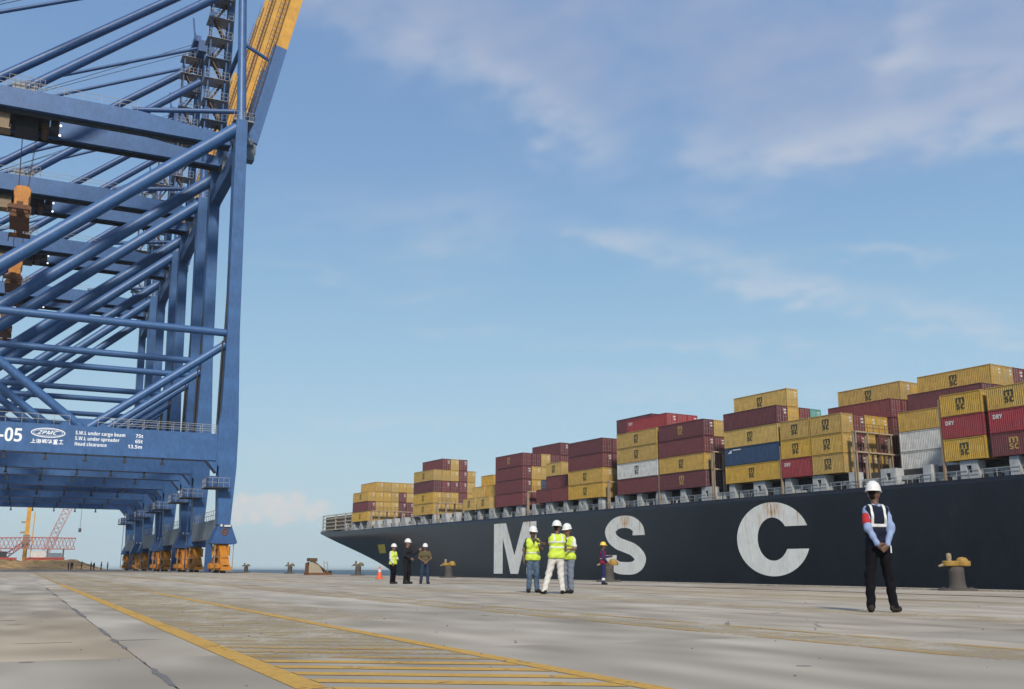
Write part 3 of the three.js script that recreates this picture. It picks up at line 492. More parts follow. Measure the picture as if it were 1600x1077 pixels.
const emblemDisc = join([new THREE.TorusGeometry(0.33, 0.07, 8, 24), new THREE.CylinderGeometry(0.13, 0.13, 0.06, 16).rotateX(Math.PI / 2), ...[0, 1, 2].map((i) => box(0, 0, 0, 0.92, 0.09, 0.05).rotateZ(i * Math.PI / 3))]);
const steps = (list, x0, x1, y0, y1, z, w) => { const n = 9; for (let i = 0; i < n; i++) { const f = (i + 0.5) / n; list.push(box(mix(x0, x1, f), mix(y0, y1, f), z, 0.3, 0.04, w)); } for (const s of [-1, 1]) list.push(bar(V(x0, y0, z + s * w / 2), V(x1, y1, z + s * w / 2), 0.07, 0.2), bar(V(x0, y0 + 1, z + s * w / 2), V(x1, y1 + 1, z + s * w / 2), 0.05)); };

function buildCrane(s0, label, number) {
  const o = thing('gantry_crane', label, 'crane', 'gantry cranes along the quay', RAILX, 0, -s0);
  for (const s of [0, SPAN]) {
    const z = -s;
    const lw = part('leg', join([legW.clone().translate(0, 0, z), haunch.clone().translate(0, 0, z)]), M.blue, o); lw.userData.label = 'tapered blue leg at the water side';
    part('leg', join([legL.clone().translate(0, 0, z)]), M.blue, o);
    const pb = part('portal_beam', join([span(-9.85 - RAILX, 20.04 - RAILX, 13.2, 16.35, z - 0.95, z + 0.95), span(-9.85 - RAILX, 20.0 - RAILX, 13.14, 13.19, z - 1.1, z + 1.1)]), M.blue, o);
    for (let x = -7; x < 16; x += 4.17) part('beam_bracket', join([span(x - RAILX, x + 0.22 - RAILX, 12.55, 13.13, z + 0.6, z + 0.9), span(x - 0.1 - RAILX, x + 0.32 - RAILX, 12.35, 12.54, z + 0.55, z + 0.95)]), M.dark, pb);
    part('railing', join([...railingAlong(lz(6.6, 16.35, s - 0.85), lz(19.9, 16.35, s - 0.85)), ...railingAlong(lz(-9.5, 16.35, s - 0.85), lz(3.6, 16.35, s - 0.85)), ...railingAlong(lz(6.6, 16.35, s + 0.85), lz(19.9, 16.35, s + 0.85))]), M.galv, pb);
    part('brace', join([tube(lz(20.35, 29.1, s), lz(-9.9, 29.1, s), 0.47, 16)]), M.blue, o);
    part('brace', join([tube(lz(19.9, 56.4, s), lz(-9.9, 30.4, s), 0.85, 20)]), M.blue, o);
    part('brace', join([tube(lz(20.3, 27.6, s), lz(5.6, 16.3, s), 0.5, 14)]), M.blue, o);
    part('brace', join([tube(lz(-9.9, 27.6, s), lz(4.9, 16.3, s), 0.5, 14)]), M.blue, o);
    part('gusset', join([slabOf(rx([[2.4, 16.35], [8, 16.35], [6.6, 17.3], [3.8, 17.3]]), -0.25, 0.25).translate(0, 0, z)]), M.blue, o);
    // conduit down the leg
    part('conduit', join([span(20.12 - RAILX, 20.3 - RAILX, 17.5, 52, z - 0.3, z + 0.1), tube(lz(19.95, 17.4, s - 0.4), lz(19.95, 28, s - 0.4), 0.12, 8)]), M.dark, o);
  }
  for (const [x, m] of [[21.45, 1], [-10.6, 0]]) {
    const c = x - RAILX;
    const sill = part('sill_beam', join([slabOf([[-SPAN + 0.9, 4.0], [-0.9, 4.0], [-0.6, 6.3], [-SPAN + 0.6, 6.3]], -0.75, 0.75, 0.03).rotateY(-Math.PI / 2).translate(c, 0, 0)]), m ? M.sill : M.blue, o);
    part('railing', join(railingAlong(V(c - 0.7, 6.3, -1.2), V(c - 0.7, 6.3, -SPAN + 1.2))), M.galv, sill);
    part('tie_beam', join([span(c - 0.75, c + 0.55, 52.2, 54.4, -0.98, -SPAN + 0.98).translate(m ? -0.75 : 0, 0, 0)]), M.blueDeep, o);
    for (const s of [0, SPAN]) {
      const f = part('foot', join([foot.clone().translate(m ? 0 : -32.05, 0, -s)]), M.blueDeep, o);
      if (m && s === 0) { part('badge', emblemDisc, M.rust, f, V(21.57 - RAILX, 4.75, 1.37)).userData.label = 'orange round emblem on the blue foot'; part('floodlight', join([box(21.8 - RAILX, 5.45, 1.45, 0.75, 0.22, 0.18)]), M.white, f); part('floodlight', join([box(21.1 - RAILX, 5.5, 1.45, 0.2, 0.3, 0.16)]), M.white, f); }
      const eq = part('equalizer', equalizerShape, M.orange, o, V(c, 0, -s));
      part('rod', join([bar(V(1.3, 0.05, 0.9), V(1.3, 3.4, 0.9), 0.07), bar(V(-1.0, 0.9, 1.9), V(-1.0, 3.2, 1.9), 0.12)]), M.tan, eq);
      for (const d of [-2.2, 2.2]) { const t = part('bogie', truckShape, M.orange, o, V(c, 0, -s + d)); for (const w of [-1.2, 0, 1.2]) part('wheel', wheelShape, M.brown, t, V(0, 0.412, w)); }
    }
    if (m) part('post', join([span(c - 0.9, c - 0.2, 0.15, 4.0, -4.6, -5.6)]), M.blueDeep, o); // cable guide between the trucks
  }
  // platforms with cabinets on the legs
  for (const s of [0, SPAN]) {
    const p = part('leg_platform', join([span(18.9 - RAILX, 20.6 - RAILX, 9.8, 9.92, -s + 1.5, -s - 1.0), span(18.9 - RAILX, 21.6 - RAILX, 9.8, 9.92, -s + 1.05, -s + 2.3)]), M.dark, o);
    part('railing', join([...railingAlong(lz(18.95, 9.92, s - 2.25), lz(21.55, 9.92, s - 2.25), 1.1, 0.7), ...railingAlong(lz(18.95, 9.92, s - 2.25), lz(18.95, 9.92, s + 0.95), 1.1, 0.8)]), M.galv, p);
    part('cabinet', join([span(19.3 - RAILX, 20.3 - RAILX, 9.93, 11.3, -s + 0.4, -s + 1.1)]), M.blueDeep, p);
  }
  // stairs up the far leg, girders, boom drawn up, gallows frame and stays
  for (const s of [5.2, 13.0]) {
    const g = part('girder', join([slabOf(rx([[-42, 56.05], [20.1, 56.05], [20.1, 57.2], [8.2, 58.4], [-42, 58.4]]), -s - 0.75, -s + 0.75, 0.02), span(-42 - RAILX, 19.9 - RAILX, 55.8, 56.04, -s - 0.95, -s + 0.95)]), M.blue, o);
    part('railing', join([...railingAlong(lz(-40, 58.4, s - 0.7), lz(8, 58.4, s - 0.7), 1.1, 2.2), ...railingAlong(lz(-40, 57.0, s + 1.7), lz(19.5, 57.0, s + 1.7), 1.1, 2.2)]), M.galv, g);
    part('walkway', join([span(-40 - RAILX, 19.5 - RAILX, 56.85, 57.0, -s - 0.76, -s - 1.75)]), M.steel, g);
    part('trolley_rail', join([span(-42 - RAILX, 19.9 - RAILX, 55.3, 55.79, -s - 0.15, -s + 0.15)]), M.dark, g);
    const b = part('boom', join([boomBox(0, 15.2, s)]), M.blue, o); b.userData.label = 'lower blue length of the raised boom';
    const b2 = part('boom', join([boomBox(15.21, 60, s)]), M.yellow, o); b2.userData.label = 'yellow length of the raised boom';
    part('ladder', join([bar(bp(1, s - 0.9, -0.8), bp(58, s - 0.9, -0.8), 0.08), bar(bp(1, s - 0.9, -1.3), bp(58, s - 0.9, -1.3), 0.08), ...Array.from({ length: 70 }, (_, i) => bar(bp(1 + i * 0.8, s - 0.9, -0.8), bp(1 + i * 0.8, s - 0.9, -1.3), 0.05))]), M.brown, b2);
    part('hinge', join([span(20.3 - RAILX, 23.4 - RAILX, 55.4, 57.6, -s - 0.5, -s + 0.5), tube(lz(22.4, 56.8, s - 1.1), lz(22.4, 56.8, s + 1.1), 0.5, 14), span(21.5 - RAILX, 23.2 - RAILX, 54.3, 55.3, -s - 0.8, -s + 0.8)]), M.sill, o);
  }
  for (let l = 6; l < 58; l += 5.5) part('boom_tie', join([bar(bp(l, 5.9), bp(l, 12.3), 0.5), bar(bp(l, 5.9), bp(l + 5.2, 12.3), 0.28)]), l < 14 ? M.blue : M.yellow, o);
  for (const s of [7.4, 10.6]) part('boom_beam', join([boomBox(3, 56, s, 0.35, 0.5)]), M.yellow, o);
  part('girder_tie', join([span(-41.8 - RAILX, -40.6 - RAILX, 56.2, 58.2, -5.96, -12.24)]), M.blue, o);
  for (const [s, apex] of [[1.6, 6.4], [SPAN - 1.6, SPAN - 6.4]]) {
    part('gallows_leg', join([tube(lz(20.75, 57.4, s), lz(20.1, 87, apex), 0.62, 18, 0.5)]), M.blue, o);
    part('leg_cap', join([span(19.4 - RAILX, 22.0 - RAILX, 57.41, 57.6, -s - 2.2, -s + 2.2), ...railingAlong(lz(19.4, 57.6, s - 2.1), lz(22.0, 57.6, s - 2.1), 1.1, 0.7), ...railingAlong(lz(22, 57.6, s - 2.1), lz(22, 57.6, s + 2.1), 1.1, 0.8)]), M.steel, o);
    part('gallows_strut', join([tube(lz(7.4, 58.7, s < 9 ? 5.2 : 13), lz(20.5, 60.4, s < 9 ? 3.4 : SPAN - 3.4), 0.34, 12)]), M.blueDeep, o);
  }
  part('gallows_head', join([span(18.6 - RAILX, 21.2 - RAILX, 85.6, 87.6, -5.4, -14.1), span(17.9 - RAILX, 19 - RAILX, 87.6, 88.6, -6, -13.4), tube(lz(18, 87.8, 6), lz(17.5, 91.5, 6), 0.14, 8), ...railingAlong(lz(18, 87.6, 5.5), lz(18, 87.6, 14), 1.1, 1.1), ...railingAlong(lz(21.2, 87.6, 5.5), lz(21.2, 87.6, 14), 1.1, 1.1)]), M.blueDeep, o);
  part('gallows_tie', join([tube(lz(20.5, 70.5, 3.7), lz(20.5, 70.5, SPAN - 3.7), 0.35, 12), bar(lz(20.6, 70.6, 3.6), lz(25.2, 69.3, 4.9), 0.34)]), M.blueDeep, o);
  part('back_stay', join([tube(lz(-5.1, 58.8, 5.2), lz(19.4, 80.2, 6.1), 0.62, 16)]), M.blueDeep, o); part('back_stay', join([tube(lz(-13.9, 58.8, 13), lz(19.2, 86.4, 13), 0.62, 16)]), M.blueDeep, o);
  for (const s of [5.2, 13]) part('back_stay', join([tube(lz(-38, 58.6, s), lz(18.4, 86.2, s < 9 ? 6.2 : 13.2), 0.27, 10)]), M.blueDeep, o);
  part('stay_bracket', join([span(-6.6 - RAILX, -3.8 - RAILX, 58.4, 59.3, -4.7, -5.7), ...railingAlong(lz(-7, 58.5, 4.3), lz(-3, 58.5, 4.3), 1.5, 0.6)]), M.steel, o);
  { // lattice stair tower up to the gallows head
    const t = new THREE.Group(); t.name = 'stair_tower'; o.add(t);
    const x0 = 16.9 - RAILX, x1 = 19.2 - RAILX, z0 = -8.3, z1 = -10.4, posts = [];
    for (const x of [x0, x1]) for (const z of [z0, z1]) posts.push(span(x - 0.09, x + 0.09, 57.5, 86, z - 0.09, z + 0.09));
    part('tower_post', join(posts), M.blueDeep, t);
    for (let i = 0; i < 9; i++) {
      const y = 57.6 + i * 3.1, fl = []; steps(fl, i % 2 ? x1 - 0.3 : x0 + 0.3, i % 2 ? x0 + 0.3 : x1 - 0.3, y, y + 3.0, i % 2 ? z0 - 0.5 : z1 + 0.5, 0.8);
      part('stair_flight', join(fl), M.brown, t);
      part('landing', join([span(x0 - 0.5, x1 + 0.5, y + 3.0, y + 3.06, z0 + 0.4, z1 - 0.4), ...railingAlong(V(x0 - 0.5, y + 3.06, z0 + 0.4), V(x1 + 0.5, y + 3.06, z0 + 0.4), 1.1, 0.7)]), i % 3 ? M.galv : M.sill, t);
    }
  }
  { // lower stairs by the far leg
    const fl = []; for (const z of [1.05, 1.5]) fl.push(bar(lz(20.0, 0.4, SPAN - z), lz(20.0, 13, SPAN - z), 0.07)); for (let y = 0.7; y < 13; y += 0.45) fl.push(box(20 - RAILX, y, -SPAN + 1.27, 0.05, 0.05, 0.45));
    part('ladder', join(fl), M.blueDeep, o);
  }
  { // trolley between the girders
    const x0 = -8.2 - RAILX, x1 = -0.9 - RAILX, t = part('trolley', join([span(x0, x1, 55.95, 56.5, -6.2, -7.0), span(x0, x1, 55.95, 56.5, -11.2, -12.0), span(x0, x0 + 0.6, 55.95, 56.5, -7.01, -11.19), span(x1 - 0.6, x1, 55.95, 56.5, -7.01, -11.19), span(x0 + 1.5, x1 - 1.2, 56.51, 57.8, -6.6, -11.6), span(x0 + 2.2, x1 - 2.4, 54.5, 55.94, -7.2, -11.2), span(x1 - 1.0, x1 - 0.2, 54.9, 57.6, -6.3, -8)]), M.dark, o);
    for (let i = 0; i < 4; i++) part('winch', join([tube(V(x0 + 1.2 + i * 1.5, 55.2, -7.3), V(x0 + 1.2 + i * 1.5, 55.2, -11), 0.45, 14)]), M.brown, t);
    part('cab', join([span(x0 - 0.4, x0 + 1.7, 53.5, 55.9, -5.6, -7.4), span(x0 - 0.6, x0 + 1.9, 53.3, 53.49, -5.4, -7.6)]), M.tan, t);
    for (const [y, z] of [[55.95, -8.1], [54.6, -8.1]]) part('lamp', join([new THREE.SphereGeometry(0.16, 12, 8).translate(x1 + 0.15, y, z)]), lampGlow, t);
  }
  // ropes from the gallows to the girder tail
  part('rope', join([tube(lz(-30, 58.6, 7.5), lz(18.2, 87.9, 8), 0.05, 5), tube(lz(-34, 58.6, 10.5), lz(18.2, 87.9, 11), 0.05, 5)]), M.rope, o);
  { // painted board on the near beam
    const m = new THREE.MeshStandardMaterial({ map: boardCanvas(number), transparent: true, roughness: 0.55 });
    const g = new THREE.PlaneGeometry(17, 17 * 320 / 2048).translate(-4.4 + 8.5 - RAILX, 16.2 - 17 * 160 / 2048, 0.956);
    const p = part('beam_lettering', g, m, o); p.userData.label = number ? 'white number, badge and safe working loads on the beam' : 'white badge and safe working loads on the beam'; p.castShadow = false;
  }
  return o;
}
buildCrane(124, 'tall blue gantry crane nearest the camera, its beam marked 05', '-05');
buildCrane(155, 'blue gantry crane second along the quay, right behind the one marked 05', '');
buildCrane(185, 'blue gantry crane third along the quay', '');
buildCrane(220, 'blue gantry crane last along the quay, beside the distant red barge', '');
// spreaders hanging on their ropes under the trolleys
function spreader(x, y, s, label) {
  const o = thing('container_spreader', label, 'spreader', 'orange spreaders hanging under the crane trolleys', x, y, -s);
  part('headblock', join([slabOf([[-0.75, 3.0], [-0.95, 3.6], [-0.95, 4.3], [-0.6, 4.75], [0.6, 4.75], [0.95, 4.3], [0.95, 3.6], [0.75, 3.0]], -1.6, 1.6, 0.06), span(-0.8, 0.8, 2.2, 2.99, -1.8, 1.8), span(-0.98, 0.98, 1.7, 2.19, -1.5, 1.5)]), M.orange, o);
  part('sheave', join([tube(V(-0.62, 4.6, -0.9), V(-0.42, 4.6, -0.9), 0.45, 14), tube(V(0.42, 4.6, -0.9), V(0.62, 4.6, -0.9), 0.45, 14), tube(V(-0.62, 4.6, 0.9), V(-0.42, 4.6, 0.9), 0.45, 14), tube(V(0.42, 4.6, 0.9), V(0.62, 4.6, 0.9), 0.45, 14)]), M.dark, o);
  part('spreader_frame', join([span(-0.9, 0.9, 0.75, 1.69, -3, 3), span(-0.35, 0.35, 0.5, 1.2, -6, -3.01), span(-0.35, 0.35, 0.5, 1.2, 3.01, 6), span(-1.2, 1.2, 0.25, 0.74, -6.1, -5.6), span(-1.2, 1.2, 0.25, 0.74, 5.6, 6.1), span(-1.1, 1.1, 0.25, 0.74, -2.9, 2.9)]), M.rust, o);
  part('corner_guide', join([-1, 1].flatMap((a) => [-1, 1].map((b) => span(a * 1.2, a * 1.3, -0.35, 0.6, b * 5.7, b * 6.1)))), M.rust, o);
  const top = 55.0 - y;
  part('hoist_rope', join([[-0.52, -0.9], [0.52, -0.9], [-0.52, 0.9], [0.52, 0.9]].flatMap(([a, b]) => [tube(V(a, 4.6, b), V(a * 1.6, top, b * 2), 0.03, 5)])), M.rope, o);
}
spreader(-4.2, 42.2, 133.1, 'orange spreader hanging from the trolley of the crane marked 05');
spreader(-5.0, 41.6, 164.1, 'orange spreader hanging from the second crane along the quay');
spreader(-6.4, 40.6, 194.1, 'orange spreader hanging from the third crane along the quay');
// ---------------------------------------------------------------- people
function surface(f, lo, hi, cell) { // skin of a distance field (surface nets)
  const n = [0, 1, 2].map((k) => Math.ceil((hi[k] - lo[k]) / cell) + 2), [nx, ny, nz] = n, F = new Float32Array(nx * ny * nz), at = (i, j, k) => (k * ny + j) * nx + i;
  for (let k = 0; k < nz; k++) for (let j = 0; j < ny; j++) for (let i = 0; i < nx; i++) F[at(i, j, k)] = f(lo[0] + i * cell, lo[1] + j * cell, lo[2] + k * cell);
  const id = new Int32Array(nx * ny * nz).fill(-1), pos = [], idx = [];
  const E = [[0, 1], [2, 3], [4, 5], [6, 7], [0, 2], [1, 3], [4, 6], [5, 7], [0, 4], [1, 5], [2, 6], [3, 7]];
  for (let k = 0; k < nz - 1; k++) for (let j = 0; j < ny - 1; j++) for (let i = 0; i < nx - 1; i++) {
    const v = []; let inside = 0; for (let c = 0; c < 8; c++) { const w = F[at(i + (c & 1), j + ((c >> 1) & 1), k + (c >> 2))]; v.push(w); if (w < 0) inside++; }
    if (!inside || inside === 8) continue;
    let sx = 0, sy = 0, sz = 0, m = 0;
    for (const [a, b] of E) if ((v[a] < 0) !== (v[b] < 0)) { const t = v[a] / (v[a] - v[b]); sx += (a & 1) + ((b & 1) - (a & 1)) * t; sy += ((a >> 1) & 1) + (((b >> 1) & 1) - ((a >> 1) & 1)) * t; sz += (a >> 2) + ((b >> 2) - (a >> 2)) * t; m++; }
    id[at(i, j, k)] = pos.length / 3; pos.push(lo[0] + (i + sx / m) * cell, lo[1] + (j + sy / m) * cell, lo[2] + (k + sz / m) * cell);
  }
  const quad = (a, b, c, d, flip) => { if (a < 0 || b < 0 || c < 0 || d < 0) return; flip ? idx.push(a, c, b, a, d, c) : idx.push(a, b, c, a, c, d); };
  for (let k = 1; k < nz - 1; k++) for (let j = 1; j < ny - 1; j++) for (let i = 1; i < nx - 1; i++) {
    const a = F[at(i, j, k)] < 0;
    if (a !== F[at(i + 1, j, k)] < 0) quad(id[at(i, j - 1, k - 1)], id[at(i, j, k - 1)], id[at(i, j, k)], id[at(i, j - 1, k)], !a);
    if (a !== F[at(i, j + 1, k)] < 0) quad(id[at(i - 1, j, k - 1)], id[at(i, j, k - 1)], id[at(i, j, k)], id[at(i - 1, j, k)], a);
    if (a !== F[at(i, j, k + 1)] < 0) quad(id[at(i - 1, j - 1, k)], id[at(i, j - 1, k)], id[at(i, j, k)], id[at(i - 1, j, k)], !a);
  }
  const g = new THREE.BufferGeometry(); g.setAttribute('position', new THREE.Float32BufferAttribute(pos, 3)); g.setIndex(idx); g.computeVertexNormals();
  g.setAttribute('uv', new THREE.Float32BufferAttribute(new Float32Array(pos.length / 3 * 2), 2)); return g;
}
const smin = (a, b, k) => { const h = Math.max(k - Math.abs(a - b), 0) / k; return Math.min(a, b) - h * h * k * 0.25; };
const capsule = (x, y, z, a, b, r1, r2) => { const bx = b.x - a.x, by = b.y - a.y, bz = b.z - a.z, px = x - a.x, py = y - a.y, pz = z - a.z, t = Math.max(0, Math.min(1, (px * bx + py * by + pz * bz) / (bx * bx + by * by + bz * bz + 1e-9))), dx = px - bx * t, dy = py - by * t, dz = pz - bz * t; return Math.sqrt(dx * dx + dy * dy + dz * dz) - (r1 + (r2 - r1) * t); };
const field = (bones, k, grow = 0) => (x, y, z) => { let d = 1e3; for (const b of bones) d = smin(d, capsule(x, y, z, b[0], b[1], b[2], b[3]), b[4] ?? k); return d - grow; };
function bounds(bones, pad) { const lo = [1e9, 1e9, 1e9], hi = [-1e9, -1e9, -1e9]; for (const b of bones) for (const [p, r] of [[b[0], b[2]], [b[1], b[3]]]) ['x', 'y', 'z'].forEach((c, i) => { lo[i] = Math.min(lo[i], p[c] - r - pad); hi[i] = Math.max(hi[i], p[c] + r + pad); }); return [lo, hi]; }
const solid = (bones, k, cell, grow = 0, clip) => { const [lo, hi] = bounds(bones, grow + cell * 2), f = field(bones, k, grow); return surface(clip ? (x, y, z) => Math.max(f(x, y, z), clip(x, y, z)) : f, lo, hi, cell); };
const cloth = texture(256, (x, y) => { const v = 210 + (octaves(x, y, 24, 3) - 0.5) * 60 + (vm(x, y, 128) - 0.5) * 30; return [v, v, v]; }, 0.35);
const fabric = (r, g, b) => new THREE.MeshPhysicalMaterial({ color: rgb(r, g, b), roughness: 0.95, specularIntensity: 0.25 });
const skinOf = (r, g, b) => new THREE.MeshStandardMaterial({ color: rgb(r, g, b), roughness: 0.55 });
const hatShape = join([new THREE.LatheGeometry([[0, 0.152], [0.03, 0.15], [0.07, 0.138], [0.105, 0.112], [0.128, 0.072], [0.138, 0.03], [0.141, 0.004], [0.152, -0.002], [0.156, -0.012], [0.138, -0.012], [0.132, 0.03], [0, 0.12]].map(([r, y]) => new THREE.Vector2(r, y)), 32).scale(0.92, 1, 1.06),
  new THREE.CylinderGeometry(0.1, 0.12, 0.012, 24, 1, false, -1.1, 2.2).scale(1.05, 1, 1.3).translate(0, -0.008, 0.055), ...[-0.03, 0, 0.03].map((x) => new THREE.TorusGeometry(0.135, 0.008, 6, 20, 2.2).rotateZ(0.47).rotateY(Math.PI / 2).scale(1, 1.02, 1.0).translate(x, 0.012, 0))]);
const HIVIS = new THREE.MeshStandardMaterial({ color: rgb(0.5, 0.63, 0.05), roughness: 0.7 }), BAND = new THREE.MeshStandardMaterial({ color: rgb(0.62, 0.63, 0.6), roughness: 0.4 });
function handBones(wrist, dir, normal, side, curl, scale = 1) { // palm, four fingers and a thumb
  const d = dir.clone().normalize(), n = normal.clone().addScaledVector(d, -normal.dot(d)).normalize(), s = d.clone().cross(n).multiplyScalar(side), out = [], at = (a, b, c) => wrist.clone().addScaledVector(d, a * scale).addScaledVector(s, b * scale).addScaledVector(n, c * scale);
  out.push([at(-0.02, 0, 0), at(0.03, 0, 0), 0.026 * scale, 0.026 * scale, 0.03]);
  for (const b of [-0.028, -0.009, 0.01, 0.028]) out.push([at(0.015, b * 0.8, 0), at(0.085, b, 0), 0.017 * scale, 0.014 * scale, 0.02]);
  [[-0.03, 0.062], [-0.01, 0.076], [0.01, 0.08], [0.03, 0.07]].forEach(([b, len]) => {
    let p = at(0.09, b, 0), ang = curl * 0.5; const seg = [0.45, 0.32, 0.23];
    for (let i = 0; i < 3; i++) { const q = p.clone().addScaledVector(d, Math.cos(ang) * len * seg[i] * scale).addScaledVector(n, Math.sin(ang) * len * seg[i] * scale); out.push([p, q, (0.0095 - i * 0.0008) * scale, (0.0088 - i * 0.0008) * scale, 0.006]); p = q; ang += curl; }
  });
  let p = at(0.02, 0.03, 0.006); const t1 = at(0.055, 0.058, 0.02), t2 = at(0.085, 0.062, 0.036 + curl * 0.01);
  out.push([p, t1, 0.014 * scale, 0.0115 * scale, 0.012], [t1, t2, 0.0115 * scale, 0.009 * scale, 0.006]);
  return out;
}
function person(c) {
  const o = thing('person', c.label, 'person', c.group, c.x, 0.004, -c.s, c.face), k = (c.h - 0.035) / 1.78, q = c.fine ? 0.012 : 0.016, P = (a) => V(a[0], a[1], a[2]);
  const e = c.pose, lean = e.lean || [0, 0], hipY = e.hipY ?? 0.93;
  const J = { pel: V(0, hipY, 0), chest: V(lean[0] * 0.6, hipY + 0.36, lean[1] * 0.6 - 0.005), neck: V(lean[0], hipY + 0.55, lean[1] - 0.01), head: V(lean[0] * 1.12, hipY + 0.69, lean[1] * 1.1 + 0.022) };
  const tw = e.twist || 0, sx = Math.cos(tw), sz = -Math.sin(tw), W = c.build || 1, side = (w, base, fwd = 0) => base.clone().add(V(sx * w, 0, sz * w + fwd));
  const shl = { L: side(0.178 * W, V(lean[0] * 0.92, hipY + 0.485, lean[1] * 0.92 - 0.012)), R: side(-0.178 * W, V(lean[0] * 0.92, hipY + 0.485, lean[1] * 0.92 - 0.012)) };
  const torso = [[side(0.115 * W, J.neck.clone().add(V(0, -0.085, 0))), side(-0.115 * W, J.neck.clone().add(V(0, -0.085, 0))), 0.068, 0.068], [side(0.095 * W, J.chest), side(-0.095 * W, J.chest), 0.108, 0.108], [side(0.075 * W, J.pel.clone().lerp(J.chest, 0.5)), side(-0.075 * W, J.pel.clone().lerp(J.chest, 0.5)), 0.1, 0.1], [V(0.08 * W, hipY + 0.02, -0.005), V(-0.08 * W, hipY + 0.02, -0.005), 0.105, 0.105]];
  const legs = { L: [V(0.09, hipY - 0.02, 0), P(e.knL), P(e.anL)], R: [V(-0.09, hipY - 0.02, 0), P(e.knR), P(e.anR)] };
  const arms = { L: [shl.L, P(e.elL), P(e.wrL)], R: [shl.R, P(e.elR), P(e.wrR)] };
  const armB = (a) => [[a[0], a[1], 0.05, 0.041], [a[1], a[2], 0.041, 0.029]], legB = (l) => [[l[0], l[1], 0.085, 0.058], [l[1], l[2], 0.058, 0.04]];
  const hy = e.headYaw || 0, hd = (x, y, z) => J.head.clone().add(V(x * Math.cos(hy) + z * Math.sin(hy), y, -x * Math.sin(hy) + z * Math.cos(hy)));
  const headB = [[hd(0, 0.055, -0.012), hd(0, 0.045, -0.008), 0.092, 0.092, 0.05], [hd(0, 0.0, 0.012), hd(0, -0.045, 0.028), 0.078, 0.058, 0.05], [hd(0, 0.012, 0.088), hd(0, -0.012, 0.1), 0.011, 0.016, 0.02], [hd(0, -0.05, 0.074), hd(0, -0.062, 0.07), 0.02, 0.026, 0.03], [hd(0.085, 0.01, -0.01), hd(0.088, -0.02, -0.006), 0.02, 0.014, 0.01], [hd(-0.085, 0.01, -0.01), hd(-0.088, -0.02, -0.006), 0.02, 0.014, 0.01]];
  const neckB = [[J.neck.clone().add(V(0, -0.04, 0)), hd(0, -0.04, -0.012), 0.06, 0.052, 0.05]];
  const handCurl = e.curl ?? 0.45, dirOf = (a, give) => give ? P(give) : a[2].clone().sub(a[1]);
  const hands = [handBones(arms.L[2], dirOf(arms.L, e.haL), P(e.palmL || [-1, 0, 0]), e.palmL ? -1 : 1, handCurl), handBones(arms.R[2], dirOf(arms.R, e.haR), P(e.palmR || [1, 0, 0]), e.palmR ? 1 : -1, handCurl)];
  const inner = [...torso, ...armB(arms.L), ...armB(arms.R), ...legB(legs.L), ...legB(legs.R)].map((b) => [b[0], b[1], b[2] - 0.014, b[3] - 0.006, b[4]]);
  const bodyG = [solid([...inner, ...neckB], 0.05, q), solid([...headB, ...neckB], 0.04, c.fine ? 0.006 : 0.009), ...hands.map((h) => solid(h, 0.012, c.fine ? 0.0042 : 0.006))];
  const put = (name, list, mat, parent = o) => { const g = Array.isArray(list) ? mergeGeometries(list) : list; g.scale(k, k, k); const m = new THREE.Mesh(g, mat); m.name = name; m.castShadow = m.receiveShadow = true; parent.add(m); return m; };
  const skin = skinOf(...(c.skin || [0.12, 0.062, 0.04]));
  put('body', bodyG, skin);
  // clothes
  const below = (a, t) => a[0].clone().lerp(a[1], t);
  const shirtB = [...torso, ...['L', 'R'].flatMap((s) => c.sleeve > 1 ? [[arms[s][0], arms[s][1], 0.054, 0.047], [arms[s][1], arms[s][1].clone().lerp(arms[s][2], 0.94), 0.047, 0.038]] : [[arms[s][0], below(arms[s], c.sleeve), 0.056, 0.054]])];
  const wav = (x, y, z) => 0.0045 * Math.sin(y * 46 + x * 21 + z * 13) + 0.0035 * Math.sin(y * 23 - x * 37 + z * 29);
  const dress = (bones, kk, grow, clip) => { const [lo, hi] = bounds(bones, grow + q * 2 + 0.02), f = field(bones, kk, grow); return surface((x, y, z) => Math.max(f(x, y, z) + wav(x, y, z), clip(x, y, z)), lo, hi, q); };
  const shirt = put('shirt', dress(shirtB, 0.055, 0.006, (x, y) => (c.shirtLow ?? hipY - 0.06) - y), c.shirt);
  const legsB = ['L', 'R'].flatMap((s) => [[legs[s][0], legs[s][1], 0.1, 0.073], [legs[s][1], legs[s][2].clone().add(V(0, -0.02, 0)), 0.073, 0.062]]);
  put('trousers', dress([...legsB, torso[3], [V(0, hipY - 0.06, 0), V(0, hipY, 0), 0.09, 0.1]], 0.035, 0.006, (x, y) => Math.max(0.055 - y, y - hipY - 0.06)), c.trousers);
  for (const s of ['L', 'R']) { const a = legs[s][2], t = (e.toe && e.toe[s]) ?? (s === 'L' ? 0.25 : -0.25), f = V(Math.sin(t), 0, Math.cos(t)), b = [[a.clone().setY(Math.max(0.05, a.y - 0.03)).addScaledVector(f, -0.035), a.clone().setY(0.05).addScaledVector(f, 0.06), 0.05, 0.046, 0.03], [a.clone().setY(0.05).addScaledVector(f, 0.06), a.clone().setY(0.042).addScaledVector(f, 0.155), 0.05, 0.04, 0.03], [a.clone(), a.clone().setY(0.06), 0.05, 0.052, 0.03]]; put('shoe', solid(b, 0.03, 0.009, 0, (x, y) => -y), c.shoe || fabric(0.025, 0.022, 0.02)); }
